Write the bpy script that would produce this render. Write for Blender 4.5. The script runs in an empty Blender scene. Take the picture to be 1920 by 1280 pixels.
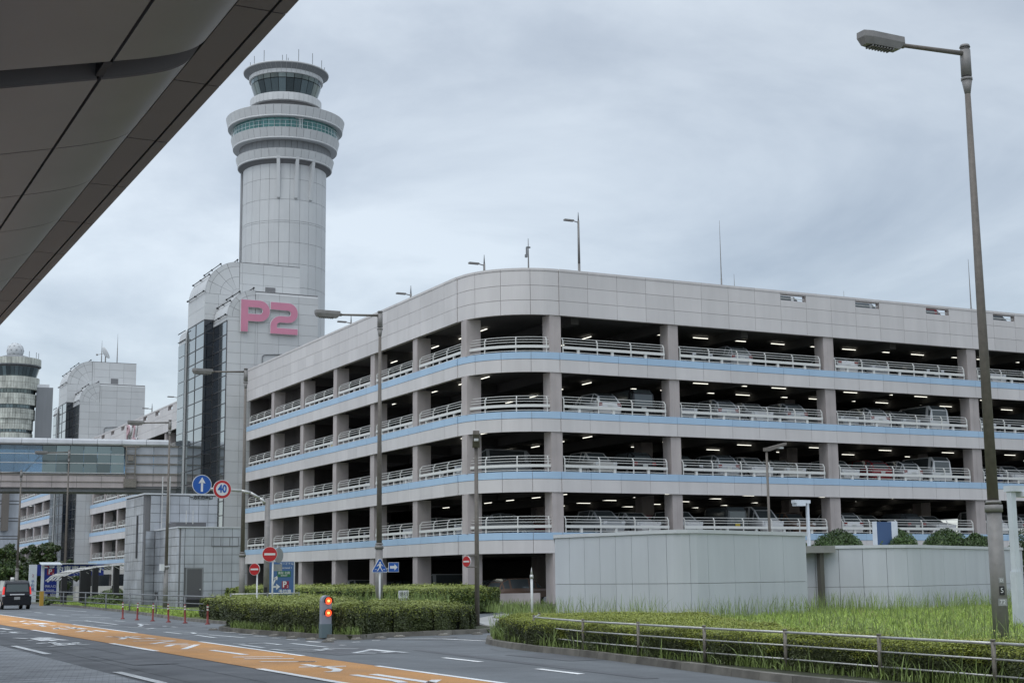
import bpy, bmesh, math, random
import numpy as np
from mathutils import Vector, Matrix
random.seed(7); rng = np.random.default_rng(7)
SC = bpy.context.scene; COL = SC.collection
PI = math.pi; R = math.radians

# ------------------------------------------------------------------ camera
YAW, PITCH, ROLL, FPX = 0.4708, 0.1598, -0.0107, 2740.0
F_ = Vector((math.sin(YAW)*math.cos(PITCH), math.cos(YAW)*math.cos(PITCH), math.sin(PITCH)))
r_ = Vector((math.cos(YAW), -math.sin(YAW), 0)); u_ = r_.cross(F_)
R_ = math.cos(ROLL)*r_ + math.sin(ROLL)*u_; U_ = -math.sin(ROLL)*r_ + math.cos(ROLL)*u_
cd = bpy.data.cameras.new('camera'); cam = bpy.data.objects.new('camera', cd); COL.objects.link(cam)
cd.sensor_width = 36; cd.lens = FPX/1920*36; cd.clip_start = 0.1; cd.clip_end = 6000
m = Matrix.Identity(4)
for i in range(3):
    m[i][0] = R_[i]; m[i][1] = U_[i]; m[i][2] = -F_[i]
m[2][3] = 1.6
cam.matrix_world = m; SC.camera = cam

# ------------------------------------------------------------------ sky, sun, exposure
SUN_EL, SUN_AZ = R(58), R(238)      # azimuth clockwise from +Y
w = bpy.data.worlds.new('World'); SC.world = w; w.use_nodes = True
nt = w.node_tree; nt.nodes.clear(); N = nt.nodes; L = nt.links
def nd(t, **k):
    n = N.new(t)
    for a, b in k.items(): setattr(n, a, b)
    return n
out = nd('ShaderNodeOutputWorld'); bgA = nd('ShaderNodeBackground'); bgB = nd('ShaderNodeBackground'); add = nd('ShaderNodeAddShader')
sky = nd('ShaderNodeTexSky', sky_type='NISHITA', sun_disc=False, sun_elevation=SUN_EL, sun_rotation=SUN_AZ)
L.new(sky.outputs[0], bgA.inputs[0]); bgA.inputs[1].default_value = 0.05
tc = nd('ShaderNodeTexCoord'); sep = nd('ShaderNodeSeparateXYZ'); L.new(tc.outputs['Generated'], sep.inputs[0])
# project the view direction on a flat cloud layer so that clouds shrink towards the horizon
mz = nd('ShaderNodeMath', operation='MAXIMUM'); L.new(sep.outputs[2], mz.inputs[0]); mz.inputs[1].default_value = 0.0
mz2 = nd('ShaderNodeMath', operation='ADD'); L.new(mz.outputs[0], mz2.inputs[0]); mz2.inputs[1].default_value = 0.22
dx = nd('ShaderNodeMath', operation='DIVIDE'); L.new(sep.outputs[0], dx.inputs[0]); L.new(mz2.outputs[0], dx.inputs[1])
dy = nd('ShaderNodeMath', operation='DIVIDE'); L.new(sep.outputs[1], dy.inputs[0]); L.new(mz2.outputs[0], dy.inputs[1])
cb = nd('ShaderNodeCombineXYZ'); L.new(dx.outputs[0], cb.inputs[0]); L.new(dy.outputs[0], cb.inputs[1])
def noise(scale, detail, rough, off, dist=0.0):
    mp = nd('ShaderNodeMapping'); mp.inputs['Location'].default_value = off; L.new(cb.outputs[0], mp.inputs[0])
    n = nd('ShaderNodeTexNoise'); n.inputs['Scale'].default_value = scale; n.inputs['Detail'].default_value = detail
    n.inputs['Roughness'].default_value = rough; n.inputs['Distortion'].default_value = dist; L.new(mp.outputs[0], n.inputs['Vector']); return n
n1 = noise(0.55, 6, .55, (3.1, 1.2, 0), .3); n2 = noise(1.7, 9, .58, (7.7, 2.2, 0), .35)
mixn = nd('ShaderNodeMath', operation='MULTIPLY_ADD'); L.new(n2.outputs[0], mixn.inputs[0]); mixn.inputs[1].default_value = .46
sc1 = nd('ShaderNodeMath', operation='MULTIPLY'); L.new(n1.outputs[0], sc1.inputs[0]); sc1.inputs[1].default_value = .54
L.new(sc1.outputs[0], mixn.inputs[2])
ramp = nd('ShaderNodeValToRGB'); L.new(mixn.outputs[0], ramp.inputs[0])
e = ramp.color_ramp.elements; e[0].position = .40; e[0].color = (.39, .43, .475, 1); e[1].position = .60; e[1].color = (.735, .785, .815, 1)
mid = ramp.color_ramp.elements.new(.50); mid.color = (.545, .59, .63, 1)
# an overcast sky grows brighter towards the zenith
zr = nd('ShaderNodeMapRange'); L.new(sep.outputs[2], zr.inputs[0]); zr.inputs[1].default_value = 0.35; zr.inputs[2].default_value = 1.0; zr.inputs[3].default_value = 1.0; zr.inputs[4].default_value = 2.6
mul = nd('ShaderNodeVectorMath', operation='SCALE'); L.new(ramp.outputs[0], mul.inputs[0]); L.new(zr.outputs[0], mul.inputs['Scale'])
hz = nd('ShaderNodeVectorMath', operation='DOT_PRODUCT'); L.new(tc.outputs['Generated'], hz.inputs[0]); hz.inputs[1].default_value = (math.cos(YAW), -math.sin(YAW), 0)
hr = nd('ShaderNodeMapRange'); L.new(hz.outputs['Value'], hr.inputs[0]); hr.inputs[1].default_value = -.35; hr.inputs[2].default_value = .35; hr.inputs[3].default_value = 1.07; hr.inputs[4].default_value = .80
mul2 = nd('ShaderNodeVectorMath', operation='SCALE'); L.new(mul.outputs[0], mul2.inputs[0]); L.new(hr.outputs[0], mul2.inputs['Scale']); mul = mul2
L.new(mul.outputs[0], bgB.inputs[0]); bgB.inputs[1].default_value = 0.88
L.new(bgA.outputs[0], add.inputs[0]); L.new(bgB.outputs[0], add.inputs[1]); L.new(add.outputs[0], out.inputs[0])
sd = bpy.data.lights.new('sun', 'SUN'); sd.energy = .55; sd.angle = R(40); sd.color = (1, .97, .93)
so = bpy.data.objects.new('sun', sd); COL.objects.link(so)
sdir = Vector((math.sin(SUN_AZ)*math.cos(SUN_EL), math.cos(SUN_AZ)*math.cos(SUN_EL), math.sin(SUN_EL)))
so.rotation_euler = sdir.to_track_quat('Z', 'Y').to_euler(); so.location = (0, 0, 60)
SC.view_settings.view_transform = 'Standard'; SC.view_settings.look = 'None'
SC.view_settings.exposure = 0.0; SC.view_settings.gamma = 1.0; SC.view_settings.use_curve_mapping = False

# ------------------------------------------------------------------ materials
MATS = {}
def mat(name, col, rough=.6, metal=0, nscale=0, namt=.15, bump=0, bscale=None, rnd=0, emit=None, estr=0, spec=.5, streak=0, island=0, trans=0, alpha=None):
    if name in MATS: return MATS[name]
    mt = bpy.data.materials.new(name); mt.use_nodes = True; t = mt.node_tree; b = t.nodes['Principled BSDF']
    b.inputs['Base Color'].default_value = (*col, 1); b.inputs['Roughness'].default_value = rough; b.inputs['Metallic'].default_value = metal
    b.inputs['Specular IOR Level'].default_value = spec
    cur = None
    def rgb():
        n = t.nodes.new('ShaderNodeRGB'); n.outputs[0].default_value = (*col, 1); return n.outputs[0]
    def scale_by(val):
        nonlocal cur
        if cur is None: cur = rgb()
        s = t.nodes.new('ShaderNodeVectorMath'); s.operation = 'SCALE'; t.links.new(cur, s.inputs[0]); t.links.new(val, s.inputs['Scale']); cur = s.outputs[0]
    def rng_(src, a, b_, lo=.3, hi=.7):
        r = t.nodes.new('ShaderNodeMapRange'); t.links.new(src, r.inputs[0]); r.inputs[1].default_value = lo; r.inputs[2].default_value = hi; r.inputs[3].default_value = a; r.inputs[4].default_value = b_; return r.outputs[0]
    geo = t.nodes.new('ShaderNodeNewGeometry')
    if nscale:
        n = t.nodes.new('ShaderNodeTexNoise'); n.inputs['Scale'].default_value = nscale; n.inputs['Detail'].default_value = 6; t.links.new(geo.outputs['Position'], n.inputs['Vector'])
        scale_by(rng_(n.outputs[0], 1-namt, 1+namt))
    if streak:   # rain streaks: noise stretched along z
        mp = t.nodes.new('ShaderNodeMapping'); mp.inputs['Scale'].default_value = (1.1, 1.1, .12); t.links.new(geo.outputs['Position'], mp.inputs[0])
        n = t.nodes.new('ShaderNodeTexNoise'); n.inputs['Scale'].default_value = 1.6; n.inputs['Detail'].default_value = 5; t.links.new(mp.outputs[0], n.inputs['Vector'])
        scale_by(rng_(n.outputs[0], 1-streak, 1+streak*.4))
    if rnd:
        oi = t.nodes.new('ShaderNodeObjectInfo'); scale_by(rng_(oi.outputs['Random'], 1-rnd, 1+rnd, 0, 1))
    if island:
        scale_by(rng_(geo.outputs['Random Per Island'], 1-island, 1+island, 0, 1))
    if cur is not None: t.links.new(cur, b.inputs['Base Color'])
    if bump:
        n = t.nodes.new('ShaderNodeTexNoise'); n.inputs['Scale'].default_value = bscale or 30; n.inputs['Detail'].default_value = 4; t.links.new(geo.outputs['Position'], n.inputs['Vector'])
        bp = t.nodes.new('ShaderNodeBump'); bp.inputs['Strength'].default_value = bump; bp.inputs['Distance'].default_value = .02; t.links.new(n.outputs[0], bp.inputs['Height']); t.links.new(bp.outputs[0], b.inputs['Normal'])
    if emit: b.inputs['Emission Color'].default_value = (*emit, 1); b.inputs['Emission Strength'].default_value = estr
    if trans: b.inputs['Transmission Weight'].default_value = trans
    MATS[name] = mt; return mt
M = dict(
 panel=mat('cladding_panel', (.68, .65, .64), .55, nscale=.25, namt=.05, rnd=.05, streak=.06),
 panel2=mat('core_panel', (.61, .62, .62), .5, nscale=.2, namt=.05, rnd=.04, streak=.03),
 blue=mat('blue_panel', (.42, .59, .77), .5, nscale=.3, namt=.05, rnd=.03, streak=.03),
 conc=mat('column_concrete', (.49, .44, .425), .8, nscale=.8, namt=.10, streak=.14, bump=.1),
 dkjoint=mat('joint_backing', (.19, .19, .195), .9),
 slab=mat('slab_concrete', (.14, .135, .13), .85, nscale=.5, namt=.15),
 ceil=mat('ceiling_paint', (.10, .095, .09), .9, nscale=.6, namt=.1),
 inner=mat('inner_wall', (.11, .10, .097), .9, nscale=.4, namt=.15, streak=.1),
 rail=mat('rail_paint', (.74, .74, .71), .45, rnd=.03),
 tube=mat('tube_light', (.9, .9, .85), .5, emit=(1, .98, .86), estr=1.7),
 lampg=mat('lamp_grey', (.25, .24, .23), .5, nscale=6, namt=.12, streak=.12, metal=.05),
 lampb=mat('lamp_bronze', (.175, .155, .135), .6, nscale=8, namt=.15, streak=.1, metal=.05),
 lampw=mat('lamp_white', (.62, .66, .70), .45, nscale=3, namt=.05),
 dark=mat('dark_plastic', (.02, .02, .022), .5),
 steel=mat('galvanised_steel', (.60, .60, .58), .38, metal=.45, nscale=8, namt=.15),
 rust=mat('weathered_steel', (.24, .22, .19), .6, metal=.3, nscale=12, namt=.3),
 white=mat('white_paint', (.74, .75, .76), .5, nscale=2, namt=.04),
 pink=mat('pink_letter', (.66, .26, .37), .5, nscale=.8, namt=.06),
 red=mat('sign_red', (.50, .02, .025), .35), sblue=mat('sign_blue', (.012, .10, .42), .35), navy=mat('sign_navy', (.012, .03, .22), .35),
 sback=mat('sign_back', (.30, .31, .31), .5, nscale=8), guide=mat('guide_blue', (.07, .15, .33), .4), green=mat('sign_green', (.03, .16, .07), .4), maroon=mat('sign_maroon', (.30, .02, .05), .4),
 box=mat('box_panel', (.57, .595, .63), .5, nscale=.3, namt=.04, rnd=.02, streak=.06), boxcap=mat('box_cap', (.60, .62, .64), .5, nscale=2, namt=.06),
 tile=mat('grey_tile', (.45, .475, .51), .35, nscale=.5, namt=.12, rnd=.06, streak=.15), tiled=mat('grey_tile_dark', (.33, .35, .38), .3, nscale=.9, namt=.32, rnd=.06, streak=.3),  # second tile: darker, blotchier and more streaked, for the left-hand walls
 door=mat('steel_door', (.11, .11, .115), .5),
 soffit=mat('canopy_panel', (.27, .252, .252), .34, metal=.12, nscale=.8, namt=.05, rnd=.02), soffitd=mat('canopy_strip', (.19, .184, .184), .45, nscale=.8, namt=.06, rnd=.03), gap=mat('canopy_gap', (.05, .045, .04), .8),
 glassd=mat('dark_glass', (.015, .02, .028), .06, spec=.9, rnd=.3), glassl=mat('reflective_glass', (.30, .335, .35), .07, metal=.9, rnd=.06),
 glassb=mat('blue_glass', (.05, .12, .22), .08, metal=.35, rnd=.08), glassg=mat('green_glass', (.09, .22, .21), .1, metal=.3, rnd=.12), mull=mat('mullion', (.09, .09, .095), .4, metal=.4),
 cab=mat('cab_glass', (.14, .18, .19), .08, spec=.8, rnd=.5, metal=.55),
 stained=mat('stained_panel', (.64, .65, .58), .7, nscale=.35, namt=.25, rnd=.12, streak=.35),
 greyd=mat('plain_grey', (.24, .25, .26), .7, nscale=.1, namt=.08, streak=.08),
 asphalt=None, orange=None,
 kerb=mat('kerb_concrete', (.17, .16, .14), .9, nscale=2.5, namt=.35, bump=.3, rnd=.15),
 soil=mat('soil', (.045, .05, .025), .95, nscale=3, namt=.4),
 pale=mat('pale_paving', (.36, .36, .35), .8, nscale=1.5, namt=.2),
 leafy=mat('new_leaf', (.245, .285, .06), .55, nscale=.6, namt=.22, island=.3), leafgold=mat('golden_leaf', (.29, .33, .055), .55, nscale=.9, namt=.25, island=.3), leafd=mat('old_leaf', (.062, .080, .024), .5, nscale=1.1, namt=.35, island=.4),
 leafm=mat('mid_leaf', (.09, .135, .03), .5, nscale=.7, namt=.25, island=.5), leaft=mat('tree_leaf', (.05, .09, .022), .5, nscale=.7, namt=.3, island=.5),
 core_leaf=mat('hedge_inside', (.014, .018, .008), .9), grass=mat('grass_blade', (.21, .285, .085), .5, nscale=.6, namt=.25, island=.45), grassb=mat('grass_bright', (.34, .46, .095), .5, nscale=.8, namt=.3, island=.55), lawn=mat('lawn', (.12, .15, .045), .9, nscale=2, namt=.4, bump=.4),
 bark=mat('bark', (.07, .055, .04), .9, nscale=4, namt=.3),
 delin=mat('delineator_red', (.22, .028, .024), .5, nscale=6, namt=.2), refl=mat('reflective_band', (.72, .70, .62), .4),
 lampred=mat('blinker_red', (.7, .03, .01), .3, emit=(1, .11, .03), estr=1.3), lampcore=mat('blinker_core', (1, .5, .1), .3, emit=(1, .5, .12), estr=3),
 tail=mat('tail_light', (.4, .01, .01), .3, emit=(1, .05, .04), estr=.55), tailoff=mat('tail_light_off', (.22, .01, .012), .25),
 headl=mat('head_light', (.6, .62, .65), .15), tyre=mat('tyre', (.012, .012, .012), .8), cglass=mat('car_glass', (.09, .105, .11), .1, spec=.8, metal=.25), plate=mat('number_plate', (.6, .62, .6), .5),
 black=mat('car_black', (.007, .008, .014), .2), clear=mat('clear_roof', (.28, .30, .30), .25, metal=.2), radome=mat('radome_white', (.62, .64, .65), .7), yellowp=mat('yellow_plate', (.6, .45, .05), .5),
)
def ground_mat(name, col, rough, kind):
    mt = bpy.data.materials.new(name); mt.use_nodes = True; t = mt.node_tree; b = t.nodes['Principled BSDF']; ln = t.links.new
    geo = t.nodes.new('ShaderNodeNewGeometry')
    def nz(s, d, sc=(1, 1, 1)):
        mp = t.nodes.new('ShaderNodeMapping'); mp.inputs['Scale'].default_value = sc; ln(geo.outputs['Position'], mp.inputs[0])
        n = t.nodes.new('ShaderNodeTexNoise'); n.inputs['Scale'].default_value = s; n.inputs['Detail'].default_value = d; ln(mp.outputs[0], n.inputs['Vector']); return n.outputs[0]
    def mr(src, a, c, lo=.3, hi=.7):
        r = t.nodes.new('ShaderNodeMapRange'); ln(src, r.inputs[0]); r.inputs[1].default_value = lo; r.inputs[2].default_value = hi; r.inputs[3].default_value = a; r.inputs[4].default_value = c; return r.outputs[0]
    c = t.nodes.new('ShaderNodeRGB'); c.outputs[0].default_value = (*col, 1); cur = c.outputs[0]
    def sc(v):
        nonlocal cur
        s = t.nodes.new('ShaderNodeVectorMath'); s.operation = 'SCALE'; ln(cur, s.inputs[0]); ln(v, s.inputs['Scale']); cur = s.outputs[0]
    sc(mr(nz(.35, 5), .82, 1.2)); sc(mr(nz(60, 2), .80, 1.22)); sc(mr(nz(1.2, 5, (1, .05, 1)), .86, 1.14))
    if kind == 'block':
        br = t.nodes.new('ShaderNodeTexBrick'); br.inputs['Scale'].default_value = 1; br.inputs['Brick Width'].default_value = .21; br.inputs['Row Height'].default_value = .105
        br.inputs['Mortar Size'].default_value = .008; br.inputs['Color1'].default_value = (.85, .85, .85, 1); br.inputs['Color2'].default_value = (1.25, 1.25, 1.25, 1); br.inputs['Mortar'].default_value = (.45, .45, .45, 1)
        mp = t.nodes.new('ShaderNodeMapping'); mp.inputs['Rotation'].default_value = (0, 0, R(12)); ln(geo.outputs['Position'], mp.inputs[0]); ln(mp.outputs[0], br.inputs['Vector'])
        x = t.nodes.new('ShaderNodeVectorMath'); x.operation = 'MULTIPLY'; ln(cur, x.inputs[0]); ln(br.outputs[0], x.inputs[1]); cur = x.outputs[0]
        sc(mr(nz(1.1, 5, (.6, 3.2, 1)), .62, 1.5))
    if kind == 'worn':
        sc(mr(nz(5, 6), .82, 1.05, .35, .5))
    ln(cur, b.inputs['Base Color']); ln(mr(nz(1.0, 4), rough-.12, rough+.1), b.inputs['Roughness'])
    bp = t.nodes.new('ShaderNodeBump'); bp.inputs['Strength'].default_value = .25; bp.inputs['Distance'].default_value = .01; ln(nz(90, 2), bp.inputs['Height']); ln(bp.outputs[0], b.inputs['Normal'])
    return mt
M['asphalt'] = ground_mat('asphalt', (.125, .137, .148), .62, 'a'); M['asphaltd'] = ground_mat('asphalt_dark', (.098, .104, .115), .6, 'a')
M['orange'] = ground_mat('orange_lane', (.58, .285, .09), .7, 'a'); M['block'] = ground_mat('block_paving', (.25, .26, .28), .5, 'block'); M['paint'] = ground_mat('road_paint', (.86, .87, .87), .6, 'worn')
M['paintw'] = ground_mat('worn_road_paint', (.60, .63, .64), .6, 'worn')

# ------------------------------------------------------------------ helpers
class MB:
    def __init__(s): s.v = []; s.f = []; s.m = []; s.mi = 0; s.sm = []
    def quad(s, pts, smooth=False):
        b = len(s.v); s.v += [tuple(p) for p in pts]; s.f.append(tuple(range(b, b+len(pts)))); s.m.append(s.mi); s.sm.append(smooth)
    def box(s, x0, x1, y0, y1, z0, z1):
        b = len(s.v); s.v += [(x0,y0,z0),(x1,y0,z0),(x1,y1,z0),(x0,y1,z0),(x0,y0,z1),(x1,y0,z1),(x1,y1,z1),(x0,y1,z1)]
        for q in ((0,3,2,1),(4,5,6,7),(0,1,5,4),(1,2,6,5),(2,3,7,6),(3,0,4,7)): s.f.append(tuple(b+i for i in q)); s.m.append(s.mi); s.sm.append(False)
    def tube(s, a, c, r0, r1=None, n=8, caps=True):
        r1 = r0 if r1 is None else r1; a = Vector(a); c = Vector(c); d = (c-a).normalized()
        p = d.orthogonal().normalized(); q = d.cross(p); b = len(s.v)
        for P, r in ((a, r0), (c, r1)):
            for i in range(n):
                t = 2*PI*i/n; s.v.append(tuple(P + r*(math.cos(t)*p+math.sin(t)*q)))
        for i in range(n):
            j = (i+1) % n; s.f.append((b+i, b+j, b+n+j, b+n+i)); s.m.append(s.mi); s.sm.append(n > 6)
        if caps:
            s.f.append(tuple(b+i for i in reversed(range(n)))); s.f.append(tuple(b+n+i for i in range(n))); s.m += [s.mi]*2; s.sm += [False]*2
    def path(s, pts, r, n=8):
        for i in range(len(pts)-1): s.tube(pts[i], pts[i+1], r, n=n)
    def lathe(s, prof, cx, cy, n=48, a0=0, a1=2*PI, smooth=True):
        full = abs(a1-a0-2*PI) < 1e-6; k = n if full else n+1; b = len(s.v)
        for (r, z) in prof:
            for i in range(k):
                t = a0+(a1-a0)*i/n; s.v.append((cx+r*math.cos(t), cy+r*math.sin(t), z))
        for j in range(len(prof)-1):
            for i in range(n):
                i2 = (i+1) % k; s.f.append((b+j*k+i, b+j*k+i2, b+(j+1)*k+i2, b+(j+1)*k+i)); s.m.append(s.mi); s.sm.append(smooth)
    def prism(s, poly, z0, z1):   # plan polygon, counter-clockwise
        n = len(poly); b = len(s.v); s.v += [(x, y, z0) for x, y in poly]+[(x, y, z1) for x, y in poly]
        s.f.append(tuple(b+i for i in reversed(range(n)))); s.f.append(tuple(b+n+i for i in range(n)))
        for i in range(n): j = (i+1) % n; s.f.append((b+i, b+j, b+n+j, b+n+i))
        s.m += [s.mi]*(n+2); s.sm += [False]*(n+2)
    def ext(s, prof, axis, a, c):  # closed profile (u,v) extruded along axis: 'y' -> (u,t,v), 'x' -> (t,u,v)
        n = len(prof); b = len(s.v); g = (lambda u, v, t: (u, t, v)) if axis == 'y' else (lambda u, v, t: (t, u, v))
        s.v += [g(u, v, a) for u, v in prof]+[g(u, v, c) for u, v in prof]
        s.f.append(tuple(b+i for i in range(n))); s.f.append(tuple(b+n+i for i in reversed(range(n))))
        for i in range(n): j = (i+1) % n; s.f.append((b+j, b+i, b+n+i, b+n+j))
        s.m += [s.mi]*(n+2); s.sm += [False]*(n+2)
    def mesh(s, name, mats):
        me = bpy.data.meshes.new(name); me.from_pydata(s.v, [], s.f)
        for mt in (mats if isinstance(mats, (list, tuple)) else [mats]): me.materials.append(mt)
        me.polygons.foreach_set('material_index', s.m); me.polygons.foreach_set('use_smooth', s.sm); me.update(); return me
    def build(s, name, mats, parent=None, loc=None, **props): return obj(name, s.mesh(name, mats), parent, loc, **props)
def obj(name, me, parent=None, loc=None, rz=0, label=None, cat=None, group=None, kind=None):
    o = bpy.data.objects.new(name, me); COL.objects.link(o)
    if parent is not None: o.parent = parent
    if loc is not None: o.location = loc
    if rz: o.rotation_euler = (0, 0, rz)
    if label: o['label'] = label
    if cat: o['category'] = cat
    if group: o['group'] = group
    if kind: o['kind'] = kind
    return o
def thing(name, label, cat, loc=(0, 0, 0), rz=0, group=None): return obj(name, None, None, loc, rz, label, cat, group)
def dup(root, loc, rz=0, label=None, group=None, swap=None, scale=None):
    def cp(o, par):
        c = o.copy(); COL.objects.link(c); c.parent = par
        if swap and o.data and o.data in swap: c.data = swap[o.data]
        for ch in KIDS(o): cp(ch, c)
        return c
    r = cp(root, None); r.location = loc; r.rotation_euler = (0, 0, rz)
    if scale: r.scale = scale
    if label: r['label'] = label
    if group: r['group'] = group
    return r
def KIDS(o): return [c for c in CH.get(o.name, [])] if CH is not None else list(o.children)
CH = None
def text_mesh(s, size, mt, depth=.01, align='CENTER', sx=1.0, bold=0.0):
    c = bpy.data.curves.new('writing', 'FONT'); c.body = s; c.size = size; c.align_x = align; c.align_y = 'CENTER'; c.extrude = depth; c.resolution_u = 3; c.offset = bold
    o = bpy.data.objects.new('writing', c); COL.objects.link(o); bpy.context.view_layer.update()
    me = bpy.data.meshes.new_from_object(o.evaluated_get(bpy.context.evaluated_depsgraph_get())); bpy.data.objects.remove(o); bpy.data.curves.remove(c)
    me.transform(Matrix.Scale(sx, 4, (1, 0, 0))); me.materials.clear(); me.materials.append(mt); return me
FACE_S = Matrix.Rotation(R(90), 4, 'X')      # text plane turned upright, read from -Y
FACE_W = Matrix.Rotation(R(-90), 4, 'Z') @ FACE_S   # read from -X
def put_text(s, size, mt, x, y, z, parent, face=FACE_S, name='writing', **k):
    me = text_mesh(s, size, mt, **k); me.transform(Matrix.Translation((x, y, z)) @ face); return obj(name, me, parent)

# ------------------------------------------------------------------ the ground, road and islands
g = MB(); g.quad([(-900, -200, -.02), (1500, -200, -.02), (1500, 2500, -.02), (-900, 2500, -.02)]); g.build('ground', M['asphalt'], kind='structure')
def strip(name, pts0, pts1, z, mt, parent=None, **k):
    s = MB()
    for i in range(len(pts0)-1): s.quad([(*pts0[i], z), (*pts1[i], z), (*pts1[i+1], z), (*pts0[i+1], z)])
    return s.build(name, mt, parent, **k)
ROAD = [(-20, 0.0), (20, 0.0), (45, .30), (80, .62), (130, .9), (400, 2.5)]     # y, sideways drift of the lanes
def drift(y):
    for (a, b), (c, d) in zip(ROAD, ROAD[1:]):
        if y <= c: return b+(d-b)*(y-a)/(c-a)
    return 2.5
YS = [-20, 0, 10, 20, 30, 40, 50, 65, 80, 100, 130, 180, 260, 400]
road = strip('road', [(5.55+drift(y)*.2, y) for y in YS], [(15.8+drift(y)*1.5 if y > 60 else 24, y) for y in YS], .0, M['asphaltd'], kind='structure')
strip('block_paving', [(-3.2, y) for y in YS], [(5.55+drift(y)*.2, y) for y in YS], .004, M['block'], kind='structure')
OB0, OB1 = 8.12, 10.2
strip('asphalt_lane', [(10.25+drift(y), y) for y in YS], [(30, y) for y in YS], .004, M['asphalt'], road)
strip('orange_lane', [(OB0+drift(y)*.5, y) for y in YS], [(OB1+drift(y)*1.15, y) for y in YS], .008, M['orange'], road)
def mark(poly, wdt=.15, z=.012, mt='paint', name='painted_stroke', par=road):
    s = MB()
    for i in range(len(poly)-1):
        a = Vector(poly[i]); b = Vector(poly[i+1]); d = (b-a)
        if d.length < 1e-4: continue
        n = Vector((-d.y, d.x)).normalized()*wdt/2; e2 = d.normalized()*(.03 if len(poly) > 2 else 0)
        s.quad([(*(a-e2-n), z+i*.0004), (*(b+e2-n), z+i*.0004), (*(b+e2+n), z+i*.0004), (*(a-e2+n), z+i*.0004)])
    return s.build(name, M[mt], par)
for a, b, x in ((23.6, 27.0, 5.76), (34.6, 39.7, 5.84), (12.5, 17, 5.74), (48, 53, 5.92), (61, 66, 5.98)): mark([(x, a), (x, b)], .17, name='lane_dash')
for a, b in ((20.2, 26.35), (34.4, 39.5), (47.8, 52.5), (61, 66), (74.5, 79.5), (88, 93), (7, 12.5)): mark([(8.14+drift(a)*.5, a), (8.14+drift(b)*.5, b)], .16, name='lane_dash')
for a, b in ((14, 25.8), (30.2, 38.9), (46.8, 58), (62, 79), (84, 96)): mark([(10.18+drift(a)*1.15, a), (10.18+drift((a+b)/2)*1.15, (a+b)/2), (10.18+drift(b)*1.15, b)], .13, name='edge_line')
for a, b in (((12.43, 27.62), (12.38, 25.78)), ((12.27, 23.24), (12.19, 21.55)), ((12.1, 19), (12.0, 17)), ((12.5, 32), (12.48, 30.4))): mark([a, b], .15, name='lane_dash')
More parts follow.
